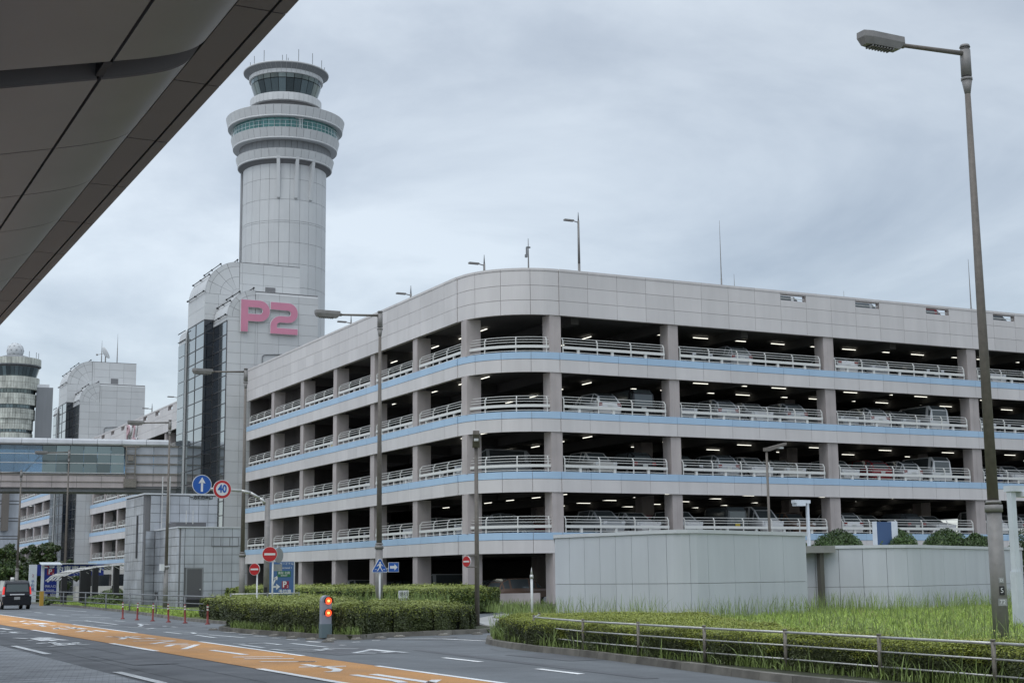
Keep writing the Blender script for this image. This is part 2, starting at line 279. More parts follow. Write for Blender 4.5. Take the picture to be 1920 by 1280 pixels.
STROKES = {'near': [[(6.69, 45.32), (6.92, 44.31)], [(6.69, 42.99), (6.82, 42.88)], [(7.04, 44.6), (7.04, 42.33)], [(7.25, 44.82), (7.28, 42.11)], [(7.42, 44.67), (7.62, 42.41)], [(7.3, 45.18), (7.66, 44.62)], [(6.57, 40.78), (6.9, 40.7)], [(7.04, 41.26), (6.95, 39.67)], [(6.67, 41.1), (7.54, 39.95)], [(7.57, 40.6), (7.17, 39.36), (6.59, 38.73)], [(6.93, 39.56), (7.58, 39.02)], [(7.66, 55.36), (7.71, 53.2)], [(7.15, 51.66), (7.65, 50.57)], [(6.9, 49.86), (7.67, 49.34)], [(7.4, 51.43), (7.36, 49.63)]], 'lane': [[(9.38, 64.68), (9.49, 63.4)], [(9.49, 63.4), (10.06, 65.33)], [(10.0, 64.02), (10.09, 62.77)], [(9.38, 61.44), (9.35, 59.68)], [(9.69, 61.58), (9.65, 59.37)], [(9.84, 61.43), (9.79, 59.23)], [(9.99, 61.28), (10.0, 59.31)], [(9.18, 57.06), (9.53, 56.71)], [(9.5, 58.1), (9.27, 55.91)], [(9.68, 57.23), (9.75, 56.49)], [(9.9, 56.61), (10.1, 55.61)], [(9.29, 54.15), (9.41, 52.14)], [(9.49, 54.44), (9.11, 52.78)], [(9.83, 54.47), (9.75, 52.51)], [(9.94, 54.37), (9.82, 52.09)], [(9.96, 53.49), (10.01, 52.02)], [(9.16, 49.16), (9.8, 50.44)], [(9.64, 50.81), (9.61, 48.74)], [(9.96, 50.51), (9.99, 48.59)], [(9.13, 44.39), (9.39, 43.74)], [(9.31, 44.22), (9.43, 43.13)], [(9.05, 42.05), (9.71, 44.03)], [(9.71, 44.03), (9.92, 43.51)], [(9.53, 43.36), (9.57, 41.83)], [(9.85, 42.52), (9.9, 41.69)], [(9.04, 40.45), (9.19, 40.46)], [(9.19, 40.46), (9.78, 40.53), (10.02, 40.03)], [(9.07, 38.39), (9.62, 39.39), (9.97, 39.79)], [(9.26, 38.36), (9.93, 38.12)], [(9.03, 36.69), (9.41, 37.6), (9.72, 37.21)], [(9.34, 36.61), (9.55, 36.56)], [(8.99, 34.91), (9.91, 37.17)], [(9.4, 33.99), (9.44, 31.4)], [(8.93, 30.61), (9.83, 30.08)], [(8.92, 29.78), (9.82, 29.29)], [(8.9, 28.61), (9.78, 27.86)], [(9.52, 28.11), (9.8, 27.9)], [(8.93, 26.35), (9.75, 26.07)], [(9.28, 27.07), (9.34, 25.76), (9.26, 25.15), (9.04, 24.7), (8.88, 24.67)], [(8.99, 23.66), (9.03, 21.88), (8.96, 21.46)], [(9.32, 23.63), (9.32, 21.2)], [(9.32, 21.2), (9.65, 21.72)]], 'asphalt': [[(10.77, 36.95), (11.06, 36.84)], [(10.8, 36.43), (10.74, 34.29)], [(11.15, 36.76), (11.58, 36.85), (11.6, 36.06), (11.59, 35.63), (11.22, 35.58)], [(12.05, 36.18), (12.08, 33.58)], [(10.66, 33.38), (11.13, 33.26), (11.48, 32.71), (11.46, 32.15), (11.12, 31.97), (10.69, 32.57), (10.66, 33.38)], [(11.48, 46.99), (11.47, 44.89)], [(11.7, 46.78), (12.27, 46.05)], [(11.47, 44.89), (12.17, 44.44)], [(12.04, 45.79), (11.83, 44.57)], [(11.58, 43.63), (11.48, 41.07)], [(11.94, 43.57), (12.17, 40.62)], [(12.89, 52.97), (12.97, 51.39)], [(11.63, 32.59), (11.89, 33.04), (12.38, 32.37)], [(11.63, 32.59), (11.74, 32.23)], [(11.62, 30.6), (12.35, 31.54)], [(11.62, 30.6), (11.98, 30.19)], [(12.54, 31.84), (12.6, 29.98)], [(12.15, 30.28), (12.5, 30.49)], [(11.71, 64.44), (12.28, 63.3)], [(11.58, 61.69), (12.25, 61.31)], [(12.11, 63.14), (11.97, 56.3)], [(11.26, 56.33), (11.46, 54.78)], [(11.06, 56.8), (11.15, 56.44)], [(13.07, 62.11), (13.18, 60.66)], [(12.85, 56.83), (12.99, 55.41)], [(12.8, 56.45), (12.59, 54.98), (12.15, 53.45)], [(11.55, 53.16), (12.05, 52.3)], [(11.5, 52.22), (12.12, 51.03), (11.68, 50.31)], [(12.97, 53.28), (12.92, 52.06)], [(13.18, 70.03), (13.94, 67.09)], [(13.1, 65.31), (13.3, 65.09)], [(13.04, 77.97), (13.01, 75.49)], [(12.91, 73.23), (13.11, 72.3)], [(15.63, 89.88), (15.78, 82.15)], [(13.26, 83.22), (13.3, 81.16)], [(13.23, 87.26), (13.51, 85.95)], [(13.75, 75.35), (14.29, 73.72)], [(14.5, 73.72), (14.66, 72.81)]], 'edge': [[(15.09, 37.12), (15.77, 36.53), (16.21, 36.05), (16.61, 33.55)], [(12.95, 45.42), (13.17, 44.73)], [(12.85, 43.45), (13.06, 42.81)], [(12.78, 41.78), (12.94, 41.13)], [(12.73, 39.96), (12.86, 39.62)], [(12.76, 38.65), (12.86, 37.99)], [(12.7, 36.88), (12.84, 36.29)], [(12.8, 37.08), (12.9, 36.41)], [(12.73, 34.49), (12.79, 34.29)], [(13.54, 35.78), (13.77, 35.83)], [(14.34, 36.44), (14.54, 36.35)]]}
for k, Ls in STROKES.items():
    for s in Ls:
        along = abs(s[0][1]-s[-1][1]) > 1.2
        w_ = {'near': .20, 'lane': .17, 'asphalt': .13, 'edge': .12}[k]
        mark(s, w_, .013 if k != 'edge' else .0125, 'paint' if k in ('near', 'lane', 'edge') else 'paintw', name='painted_stroke' if k != 'edge' else 'edge_line')
# tyre tracks, worn seams and repairs on the near lane
for x, wd in ((6.35, .35), (7.4, .4)):
    strip('worn_track', [(x+drift(y)*.4-wd/2, y) for y in YS[:9]], [(x+drift(y)*.4+wd/2, y) for y in YS[:9]], .004, ground_mat('tyre_track', (.068, .074, .084), .55, 'a') if x < 7 else M['asphaltd'], road)
mark([(14.6, 37.2), (17.2, 34.4), (21, 33.2)], .5, .0085, 'asphaltd', 'road_seam'); mark([(12.6, 20), (13.3, 31)], .25, .0085, 'asphaltd', 'road_seam')
for x0, y0, x1, y1, wd in ((11.0, 20, 11.4, 44, .5), (13.0, 22, 13.4, 36, .4), (9.0, 18, 9.05, 60, .3)):
    pass
rc = random.Random(5)
for k in range(9):
    x, y = rc.uniform(10.8, 15.5), rc.uniform(22, 60); pts = [(x, y)]
    for j in range(7): x += rc.uniform(-.12, .12); y += rc.uniform(.25, .6); pts.append((x, y))
    mark(pts, .022, .0105, 'dkjoint', 'road_crack')
for x, y, a, b in ((11.0, 30, 1.6, 3.4), (13.9, 25, 1.2, 2.8), (6.5, 29, .9, 4.2), (12.0, 52, 1.8, 6)):
    s = MB(); s.quad([(x, y, .0095), (x+a, y, .0095), (x+a, y+b, .0095), (x, y+b, .0095)]); s.build('road_patch', M['asphaltd'], road)
for x, y in ((16.7, 37.0), (17.9, 34.3)):
    s = MB(); s.lathe([(.001, .014), (.33, .014)], x, y, 20); s.build('manhole_cover', M['dkjoint'], road)

def smoothpoly(pts, it=2):
    for _ in range(it):
        q = []
        for i in range(len(pts)):
            a = Vector(pts[i]); b = Vector(pts[(i+1) % len(pts)]); q += [tuple(a*.75+b*.25), tuple(a*.25+b*.75)]
        pts = q
    return pts
def inset_poly(poly, d):
    n = len(poly); out_ = []
    ar = sum(poly[i][0]*poly[(i+1) % n][1]-poly[(i+1) % n][0]*poly[i][1] for i in range(n)); sg = 1 if ar > 0 else -1
    for i in range(n):
        a, b, c = Vector(poly[i-1]), Vector(poly[i]), Vector(poly[(i+1) % n]); e1 = (b-a).normalized(); e2 = (c-b).normalized()
        n1 = Vector((-e1.y, e1.x))*sg; n2 = Vector((-e2.y, e2.x))*sg; m_ = (n1+n2); m_ = m_/max(.3, m_.length_squared)*2*d/1.0 if m_.length > 1e-6 else n1*d
        out_.append(tuple(b+m_))
    return out_
def island(pts, h=.13, top='soil', kerb=True, kw=.16, vis=None, label=None, seg=.95):
    """raised bed: top sheet as structure, kerb stones as its parts"""
    s = MB(); s.prism([(x, y) for x, y in inset_poly(list(pts), .10)], -.05, h-.015); o = s.build('planted_bed', M[top], kind='structure')
    if kerb:
        n = len(pts); acc = []; carry = 0
        # walk round the outline and set stones of equal length
        P = [Vector(p) for p in pts]+[Vector(pts[0])]; dist = [0]
        for i in range(n): dist.append(dist[-1]+(P[i+1]-P[i]).length)
        def at(d):
            d %= dist[-1]
            for i in range(n):
                if dist[i+1] >= d: return P[i].lerp(P[i+1], (d-dist[i])/max(1e-6, dist[i+1]-dist[i]))
        k = int(dist[-1]/seg)
        for i in range(k):
            a = at(i*dist[-1]/k+.006); b = at((i+1)*dist[-1]/k-.006)
            if vis and not vis((a+b)/2): continue
            d = (b-a).normalized(); nn = Vector((d.y, -d.x)); j = random.uniform(-.006, .006)
            s = MB(); s.v = [(*(a+nn*.02), 0), (*(b+nn*.02), 0), (*(b-nn*kw), 0), (*(a-nn*kw), 0), (*(a+nn*.0), h+j), (*(b+nn*.0), h+j), (*(b-nn*kw), h+j), (*(a-nn*kw), h+j)]
            s.f = [(4, 5, 6, 7), (0, 1, 5, 4), (1, 2, 6, 5), (2, 3, 7, 6), (3, 0, 4, 7)]; s.m = [0]*5; s.sm = [False]*5
            s.build('kerb_stone', M['kerb'], o)
    return o
# counter-clockwise outlines
isl_right = [(13.2, 10), (13.7, 18.35), (14.13, 21.14), (14.82, 25.98), (15.17, 29.84), (15.8, 32.6), (16.8, 34.6), (18.2, 36.0), (21, 38.5), (26, 46), (31, 58), (38, 66), (60, 66), (110, 60), (110, 10)]
isl_right = list(reversed(isl_right))
island(isl_right, .13, 'soil', vis=lambda p: p.x < 22)
isl_mid = [(13.2, 47.5), (13.15, 43.5), (13.45, 40.7), (13.67, 38.6), (13.9, 37.4), (14.45, 37.05), (15.1, 37.95), (16.0, 38.43), (18.9, 38.75), (19.6, 39.6), (20.6, 42.6), (21, 46), (22, 56), (17.5, 56), (14.3, 50)]
isl_mid = list(smoothpoly(isl_mid, 1))
island(isl_mid, .13, 'soil', vis=lambda p: p.y < 47)
isl_left = [(15.35, 49.5), (16.6, 49.2), (22.5, 52), (26, 60), (29.5, 61), (33, 66), (33, 170), (20, 170), (18.6, 125), (18.2, 110), (18.0, 97), (17.0, 78), (15.45, 61), (15.3, 56)]
island(isl_left, .12, 'lawn', vis=lambda p: p.x < 19 and p.y < 130, seg=1.3)
strip('pale_pavement', [(20.4, 41), (24.5, 52), (30, 60), (33, 62)], [(23, 40.5), (27, 50), (33, 57.5), (37, 62)], .006, M['pale'], kind='structure')
strip('pale_pavement', [(22.3, 44.2), (26, 44.2)], [(22.6, 45.0), (26.2, 45.0)], .3, M['pale'], kind='structure') if False else None

# ------------------------------------------------------------------ the parking garage with its cores
def sheet(poly, z, th, name, mt, parent):
    s = MB(); s.prism(poly, z-th, z); return s.build(name, mt, parent)
XL, YR, RC = 35.56, 72.5, 4.4
LV = [4.07, 7.47, 10.87, 14.27]           # tops of the blue trims
XE, YE = 108.0, 119.1
def arc_path(off=0.0, n=4):
    """plan points of the front: (x, y, outward normal)"""
    c = (XL+RC, YR+RC); return c
def corner(n, k):   # point k of n round the corner, from the left facade to the right one
    t = PI+ (PI/2)*k/n; return (XL+RC+RC*math.cos(t), YR+RC+RC*math.sin(t)), (math.cos(t), math.sin(t))
ZP0, ZP1, ZP2 = 16.41, 18.98, 19.12
garage = thing('parking_garage', 'long five storey parking garage with rounded corner and blue trimmed grey bands', 'garage', (60, 95, 0))
gi = Matrix.Translation((-60, -95, 0))
class G:   # parent meshes to the garage root in world coordinates
    pass
def gp(o, par=None): o.parent = par or garage; o.matrix_parent_inverse = Matrix.Translation((-60, -95, 0)) if par is None else Matrix.Identity(4); return o
flat_cache = {}
def flat_panel(name, wdt, hgt, mt, th=.05):
    key = (name, round(wdt, 3), round(hgt, 3))
    if key not in flat_cache:
        s = MB(); gpx = .009; s.box(gpx, wdt-gpx, -th, 0, gpx, hgt-gpx); flat_cache[key] = s.mesh(name, mt)
    return flat_cache[key]
def panel_flat(name, x, y, z, wdt, hgt, mt, face, root):   # face 'S': runs +x from (x,y); 'W': runs -y from (x,y)
    o = obj(name, flat_panel(name, wdt, hgt, mt), None, (x, y, z)); o.rotation_euler = (0, 0, 0 if face == 'S' else -PI/2)
    o.parent = root; o.matrix_parent_inverse = Matrix.Translation(-root.location); return o
def panel_arc(name, a0, a1, z0, z1, mt, root, cx, cy, r, th=.05, n=10, g_=.012):
    s = MB(); ga = g_/r; k = n+1; A = [a0+ga+(a1-a0-2*ga)*i/n for i in range(k)]
    for rr, zz in ((r, z0+g_), (r, z1-g_), (r-th, z1-g_), (r-th, z0+g_)):
        for a in A: s.v.append((cx+rr*math.cos(a), cy+rr*math.sin(a), zz))
    for j in range(4):
        j2 = (j+1) % 4
        for i in range(n): s.f.append((j*k+i, j*k+i+1, j2*k+i+1, j2*k+i)); s.m.append(0); s.sm.append(False)
    s.f += [(0, k, 2*k, 3*k), (n, 3*k+n, 2*k+n, k+n)]; s.m += [0, 0]; s.sm += [False]*2
    o = s.build(name, mt); o.parent = root; o.matrix_parent_inverse = Matrix.Translation(-root.location); return o
# bands: (name, z0, z1, material, outward step)
BANDS = []
for zt in LV: BANDS += [('blue_trim_panel', zt-.42, zt, 'blue', .012), ('spandrel_panel', zt-1.17, zt-.42, 'panel', 0)]
rows = [(ZP0, ZP0+.855), (ZP0+.855, ZP0+1.71), (ZP0+1.71, ZP1)]
for a, b in rows: BANDS.append(('parapet_panel', a, b, 'panel', 0))
BANDS.append(('parapet_cap', ZP1, ZP2+.02, 'panel', .03))
JR = [XL+RC]+[41.85+1.986*k for k in range(24)]
JL = [YR+RC+1.8075*k for k in range(24)]; JL[-1] = YE
vent_idx = (8, 11, 14, 17, 20)
for nm, z0, z1, mt, st in BANDS:
    for i in range(len(JR)-1):
        top_row = nm == 'parapet_panel' and abs(z0-rows[2][0]) < 1e-3
        if top_row and i in vent_idx:
            panel_flat(nm, JR[i], YR-st, z0, JR[i+1]-JR[i], .42, M[mt], 'S', garage); continue
        panel_flat(nm, JR[i], YR-st, z0, JR[i+1]-JR[i], z1-z0, M[mt], 'S', garage)
    for i in range(len(JL)-1): panel_flat(nm, XL-st, JL[i+1], z0, JL[i+1]-JL[i], z1-z0, M[mt], 'W', garage)
    for k in range(4): panel_arc(nm, PI+PI/8*k, PI+PI/8*(k+1), z0, z1, M[mt], garage, XL+RC, YR+RC, RC+st)
# backing walls behind the panels (dark joints) and the slabs
def front_poly(inset, xe=XE, ye=YE, n=10):
    r = RC-inset; p = []
    for k in range(n+1):
        t = PI+(PI/2)*k/n; p.append((XL+RC+r*math.cos(t), YR+RC+r*math.sin(t)))
    return p
def band_back(z0, z1, inset0, inset1, mt, name='backing'):
    s = MB(); o1 = front_poly(inset0); o2 = front_poly(inset1)
    A = [(XL+inset0, YE)]+o1+[(XE, YR+inset0)]; B = [(XL+inset1, YE)]+o2+[(XE, YR+inset1)]
    for i in range(len(A)-1):
        a, b, c, d = A[i], A[i+1], B[i+1], B[i]
        s.quad([(*a, z0), (*b, z0), (*b, z1), (*a, z1)]); s.quad([(*d, z1), (*c, z1), (*c, z0), (*d, z0)])
        s.quad([(*a, z1), (*b, z1), (*c, z1), (*d, z1)]); s.quad([(*a, z0), (*d, z0), (*c, z0), (*b, z0)])
    return gp(s.build(name, mt))
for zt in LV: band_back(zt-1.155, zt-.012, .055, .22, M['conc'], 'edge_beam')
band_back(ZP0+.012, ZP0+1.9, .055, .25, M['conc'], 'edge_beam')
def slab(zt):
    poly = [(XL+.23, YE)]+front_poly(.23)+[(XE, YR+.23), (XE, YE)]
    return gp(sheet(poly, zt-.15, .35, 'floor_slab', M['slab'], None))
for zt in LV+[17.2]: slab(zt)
# upper part of the parapet wall with its vent openings
s = MB(); zt0, zt1 = ZP0+1.9, ZP2-.01; xs = [JR[i] for i in vent_idx]; cur = XL+RC
for i in vent_idx:
    s.box(cur, JR[i]+.02, YR+.06, YR+.3, zt0, zt1); s.box(JR[i]+.02, JR[i+1]-.02, YR+.06, YR+.3, zt0, rows[2][0]+.42); s.box(JR[i]+.02, JR[i+1]-.02, YR+.06, YR+.3, rows[2][0]+.80, zt1); cur = JR[i+1]-.02
s.box(cur, XE, YR+.06, YR+.3, zt0, zt1); s.box(XL+.06, XL+.3, YR+RC, YE, zt0, zt1)
pp = front_poly(.06); pq = front_poly(.3)
for i in range(len(pp)-1):
    a, b, c, d = pp[i], pp[i+1], pq[i+1], pq[i]
    s.quad([(*a, zt0), (*b, zt0), (*b, zt1), (*a, zt1)]); s.quad([(*a, zt1), (*b, zt1), (*c, zt1), (*d, zt1)]); s.quad([(*d, zt0), (*d, zt1), (*c, zt1), (*c, zt0)])
gp(s.build('parapet_wall', M['conc']))
for i in vent_idx:
    gp(obj('parapet_panel', None)) if False else None
    s = MB(); s.box(JR[i]+.012, JR[i+1]-.012, YR-.0, YR+.05, rows[2][0]+.80, ZP1-.012); gp(s.build('parapet_panel', M['panel']))
    s = MB(); s.box(JR[i]+.02, JR[i+1]-.02, YR+.1, YR+.14, rows[2][0]+.56, rows[2][0]+.6); gp(s.build('vent_rail', M['rail']))
# columns
COLR = [(39.37, 40.09), (47.4, 48.1), (59.05, 59.85), (71.13, 71.93), (83.1, 83.9), (95.1, 95.9)]
COLL = [(75.82+7.23*k, 76.54+7.23*k) for k in range(6)]
STO = [(0, 2.93)]+[(LV[i]-.02, LV[i+1]-1.15) for i in range(3)]+[(LV[3]-.02, ZP0+.03)]
for (z0, z1) in STO:
    for a, b in COLR: s = MB(); s.box(a, b, YR+.07, YR+.95, z0, z1); s.box(a+.31, a+.33, YR+.062, YR+.08, z0, z1); gp(s.build('column', M['conc']))
    for a, b in COLL: s = MB(); s.box(XL+.07, XL+.98, a, b, z0, z1); gp(s.build('column', M['conc']))
    for x in (52.0, 64.0, 76.0, 88.0):      # inner columns
        for y in (83, 98):
            s = MB(); s.box(x-.45, x+.45, y-.45, y+.45, z0, z1+.8); c_ = gp(s.build('inner_column', M['conc']))
            if 3 < z0 < 5: s = MB(); s.box(x-.47, x+.47, y-.47, y+.47, z0+.1, z0+1.5); gp(s.build('column_wrap', M['maroon']))
# inner walls: stair block by the core and the far wall
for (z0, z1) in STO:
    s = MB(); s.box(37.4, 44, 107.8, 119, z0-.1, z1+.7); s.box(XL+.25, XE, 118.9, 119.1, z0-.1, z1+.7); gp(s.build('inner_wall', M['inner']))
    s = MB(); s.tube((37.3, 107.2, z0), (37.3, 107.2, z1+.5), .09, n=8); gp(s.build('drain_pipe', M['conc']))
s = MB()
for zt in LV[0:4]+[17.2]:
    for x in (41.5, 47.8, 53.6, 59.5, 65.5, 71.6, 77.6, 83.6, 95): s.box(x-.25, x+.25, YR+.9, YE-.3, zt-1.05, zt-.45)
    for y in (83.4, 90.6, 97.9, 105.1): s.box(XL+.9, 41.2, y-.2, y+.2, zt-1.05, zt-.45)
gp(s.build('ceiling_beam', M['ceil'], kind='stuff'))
# railings: rails, guard beam and posts per bay
s = MB()
for z, y in ((.90, .17), (.73, .06), (.58, .04), (.08, .04)): s.box(0, 1, y-.014, y+.014, z-.015, z+.015)
rail_me = s.mesh('rail_bars', M['rail'])
s = MB(); s.box(0, 1, -.02, .05, .25, .41); beam_me = s.mesh('guard_beam', M['rail'])
s = MB(); s.box(-.028, .028, 0, .06, -.05, .75); s.v += [(-.028, .0, .72), (.028, .0, .72), (.028, .15, .91), (-.028, .15, .91), (-.028, .06, .72), (.028, .06, .72), (.028, .2, .91), (-.028, .2, .91)]
b = 8; s.f += [(b, b+1, b+2, b+3), (b+4, b+7, b+6, b+5), (b, b+3, b+7, b+4), (b+1, b+5, b+6, b+2)]; s.m += [0]*4; s.sm += [False]*4
post_me = s.mesh('rail_post', M['rail'])
s = MB(); s.box(-.08, .08, .02, .14, -.05, .25); foot_me = s.mesh('guard_foot', M['rail'])
def railing(x0, x1, y, z, face, root):
    Lr = x1-x0 if face == 'S' else x1-x0
    o = obj('railing', None, None, (x0, y, z) if face == 'S' else (y, x1, z)); o.rotation_euler = (0, 0, 0 if face == 'S' else -PI/2)
    o.parent = root; o.matrix_parent_inverse = Matrix.Translation(-root.location)
    a = obj('rail_bars', rail_me, o); a.scale = (Lr, 1, 1); a = obj('guard_beam', beam_me, o); a.scale = (Lr, 1, 1)
    n = max(2, round(Lr/2.0)); 
    for i in range(n+1):
        obj('rail_post', post_me, o, (.04+(Lr-.08)*i/n, 0, 0))
        if i < n and i % 1 == 0: obj('guard_foot', foot_me, o, (.04+(Lr-.08)*(i+.45)/n, 0, 0))
for zt in LV:
    xs = [c for c in COLR]; 
    for (a, b), (c, d) in zip(xs, xs[1:]): railing(b+.12, c-.25, YR+.12, zt, 'S', garage)
    ys = [c for c in COLL]+[(119, 119)]
    for (a, b), (c, d) in zip(ys, ys[1:]): railing(b+.12, c-.2, XL+.12, zt, 'W', garage)
    # curved railing on the rounded corner
    o = obj('railing', None, None, (XL+RC, YR+RC, zt)); o.parent = garage; o.matrix_parent_inverse = Matrix.Translation(-garage.location)
    def arcbar(z, ins, hz, hr, nm):
        s = MB(); A = [R(186)+(R(262)-R(186))*i/12 for i in range(13)]; r = RC-ins
        for i in range(12):
            p = [(rr*math.cos(A[i+j]), rr*math.sin(A[i+j]), z+zz) for j, rr, zz in ((0, r+hr, -hz), (1, r+hr, -hz), (1, r+hr, hz), (0, r+hr, hz), (0, r-hr, -hz), (1, r-hr, -hz), (1, r-hr, hz), (0, r-hr, hz))]
            b = len(s.v); s.v += p
            for q in ((0, 1, 2, 3), (3, 2, 6, 7), (4, 7, 6, 5), (0, 4, 5, 1)): s.f.append(tuple(b+t for t in q)); s.m.append(0); s.sm.append(False)
        return s.build(nm, M['rail'], o)
    for z, ins in ((.90, .30), (.73, .18), (.58, .16), (.08, .16)): arcbar(z, ins, .015, .014, 'rail_bar')
    arcbar(.33, .14, .08, .035, 'guard_beam')
    for dg in (188, 210, 236, 260):
        a = R(dg); p = obj('rail_post', post_me, o, ((RC-.15)*math.cos(a), (RC-.15)*math.sin(a), 0)); p.rotation_euler = (0, 0, a+PI/2)
# ceiling lights
s = MB(); s.box(-.56, .56, -.03, .03, -.035, .0); tube_me = s.mesh('ceiling_light', M['tube'])
def tubes(root, xs, ys, z, rz=0):
    for x in xs:
        for y in ys:
            o = obj('ceiling_light', tube_me, None, (x+random.uniform(-.1, .1), y, z)); o.rotation_euler = (0, 0, rz); o.parent = root; o.matrix_parent_inverse = Matrix.Translation(-root.location)
for i, zt in enumerate(LV+[17.2]):
    z = zt-.62; rowsn = {0: 4, 1: 6, 2: 3, 3: 2, 4: 1}[i]
    xsr = [49.6+3.02*k for k in range(14) if not (3.4 < ((49.6+3.02*k-47.8) % 11.9) < 3.5)]
    tubes(garage, xsr, [76.8+3.9*k for k in range(rowsn)], z, 0)
    tubes(garage, [38.6, 42.3, 45.8][:3], [79.6+3.6*k for k in range(7 if i < 2 else 5)], z, R(90))

# ---- service core: stepped blocks with a rounded shoulder, stair glazing and the P2 letters
def core(Y0, label, letters):
    root = thing('service_core', label, 'core tower', (38, Y0+6, 0)); inv = Matrix.Translation((-38, -(Y0+6), 0))
    def P(o): o.parent = root; o.matrix_parent_inverse = inv; return o
    blocks = [  # xa, xb, y front, y back, top, radius, joints x, row height
      (33.76, 41.85, Y0, Y0+4.2, 26.1, 2.45, [35.0, 36.25, 36.45, 38.35, 40.1], .92),
      (32.97, 41.6, Y0+4.27, Y0+9.9, 29.4, 3.05, [34.2, 36.05, 36.3, 38.2, 40.0], .98)]
    for bi, (xa, xb, ya, yb, zt, rr, jx, rh) in enumerate(blocks):
        n = 12
        arc = [(xa+rr-rr*math.cos(PI/2*k/n), zt-rr+rr*math.sin(PI/2*k/n)) for k in range(n+1)]
        zb = 0.0 if bi == 0 else 12
        s = MB(); body = [(u+.06 if u < xb-.1 else u-.0, v-.06 if v > zt-.2 else v) for u, v in arc]
        s.ext([(xa+.06, zb)]+[(xa+rr-(rr-.06)*math.cos(PI/2*k/n), zt-rr+(rr-.06)*math.sin(PI/2*k/n)) for k in range(n+1)]+[(xb-.02, zt-.06), (xb-.02, zb)], 'y', ya+.055, yb); P(s.build('core_wall', M['dkjoint']))
        # front panels: clip each grid cell against the rounded outline
        edges = [xa]+jx+[xb]; nz = int((zt-zb)/rh)+1
        def outl(x, z):
            if x < xa+rr and z > zt-rr:
                dx_, dz_ = x-(xa+rr), z-(zt-rr); d = math.hypot(dx_, dz_)
                if d > rr: return (xa+rr+dx_/d*rr, zt-rr+dz_/d*rr)
            return (x, z)
        zs = [zt-rh*k*1.0 for k in range(nz)]; zs.append(zb)
        zs = [z for z in zs if z >= zb]
        if bi == 0: zs[0] -= .36
        for a, b in zip(edges, edges[1:]):
            for z1, z0 in zip(zs, zs[1:]):
                if z1-z0 < .05: continue
                if bi == 1 and z1 < 16: continue
                ga = .009 if b-a > .3 else .006
                if a < xa+rr-.05:
                    if z0 > zt-rr-.02: continue
                    z1 = min(z1, zt-rr)
                    if z1-z0 < .05: continue
                x0, x1, y0_, y1_ = a+ga, b-ga, z0+ga, z1-ga
                s = MB(); s.box(x0, x1, ya, ya+.05, y0_, y1_); P(s.build('wall_panel', M['panel2']))
        # fan shaped panels of the shoulder, ring by ring
        cx, cz = xa+rr, zt-rr
        rings = [rr, rr-.42, rr-1.35, .62] if bi else [rr, rr-.45, rr-1.2, .5]
        for r1, r0 in zip(rings, rings[1:]):
            for k in range(4):
                t0, t1 = PI/2*k/4+.006, PI/2*(k+1)/4-.006; nn = 4; s = MB()
                fr = [(cx-r*math.cos(t0+(t1-t0)*i/nn), cz+r*math.sin(t0+(t1-t0)*i/nn)) for r, rev in ((r1-.012, 0), (r0+.012, 1)) for i in (range(nn+1) if not rev else reversed(range(nn+1)))]
                s.ext(fr, 'y', ya, ya+.05); P(s.build('shoulder_panel', M['panel2']))
        nn = 6; s = MB(); s.ext([(cx-rings[-1]*math.cos(PI/2*i/nn), cz+rings[-1]*math.sin(PI/2*i/nn)) for i in range(nn+1)]+[(cx, cz)], 'y', ya+.002, ya+.05); P(s.build('shoulder_panel', M['panel2']))
        # cladding of the curved top, side and the flat roof edge
        segs = [(cx-rr*math.cos(PI/2*k/4), cz+rr*math.sin(PI/2*k/4)) for k in range(5)]
        ysp = [ya, (ya+yb)/2, yb]
        for k in range(4):
            for y0_, y1_ in zip(ysp, ysp[1:]):
                s = MB(); pr = []
                for i in range(5): t = PI/2*(k+i/4)/4; pr.append((cx-rr*math.cos(t), cz+rr*math.sin(t)))
                for i in range(4):
                    a, b = pr[i], pr[i+1]; s.quad([(a[0], y0_+.01, a[1]), (b[0], y0_+.01, b[1]), (b[0], y1_-.01, b[1]), (a[0], y1_-.01, a[1])], True)
                P(s.build('roof_panel', M['panel2']))
        s = MB(); s.box(cx, xb, ya+(.36 if bi == 0 else 0), yb, zt-.055, zt); P(s.build('roof_edge', M['panel2']))
        if bi == 0:    # rounded nosing along the roof edge
            for a, b in zip([cx]+[x for x in jx if x > cx+.3], [x for x in jx if x > cx+.3]+[xb]):
                s = MB(); s.ext([(ya+.36, zt-.36)]+[(ya+.36-.36*math.cos(PI/2*k/6), zt-.36+.36*math.sin(PI/2*k/6)) for k in range(7)], 'x', a+.008, b-.008); P(s.build('nosing_panel', M['panel2']))
        # side faces (facing the road) down to the glazing
        zg = zt-rr-(0.35 if bi == 0 else 2.35)
        for z1, z0 in ((zt-rr, max(zg, zt-rr-1.17)), (zt-rr-1.17, zg)):
            if z1-z0 < .05: continue
            for y0_, y1_ in zip(ysp, ysp[1:]): s = MB(); s.box(xa, xa+.05, y0_+.01, y1_-.01, z0+.01, z1-.01); P(s.build('wall_panel', M['panel2']))
        # glazing on the road side
        zs = []; z = zg
        while z > 0.3: zs.append(z); z -= 1.17
        zs.append(.05)
        nb = 2; yw = (yb-ya)/nb
        for z1, z0 in zip(zs, zs[1:]):
            for j in range(nb):
                s = MB(); s.box(xa+.02, xa+.06, ya+yw*j+.03, ya+yw*(j+1)-.03, z0+.03, z1-.03)
                P(s.build('window_pane', M['glassl'] if bi == 1 or j == 0 else M['glassd']))
        s = MB()
        for z in zs: s.box(xa-.02, xa+.05, ya, yb, z-.035, z+.035)
        for j in range(nb+1): s.box(xa-.02, xa+.05, ya+yw*j-.03, ya+yw*j+.03, .05, zg)
        P(s.build('window_frame', M['mull']))
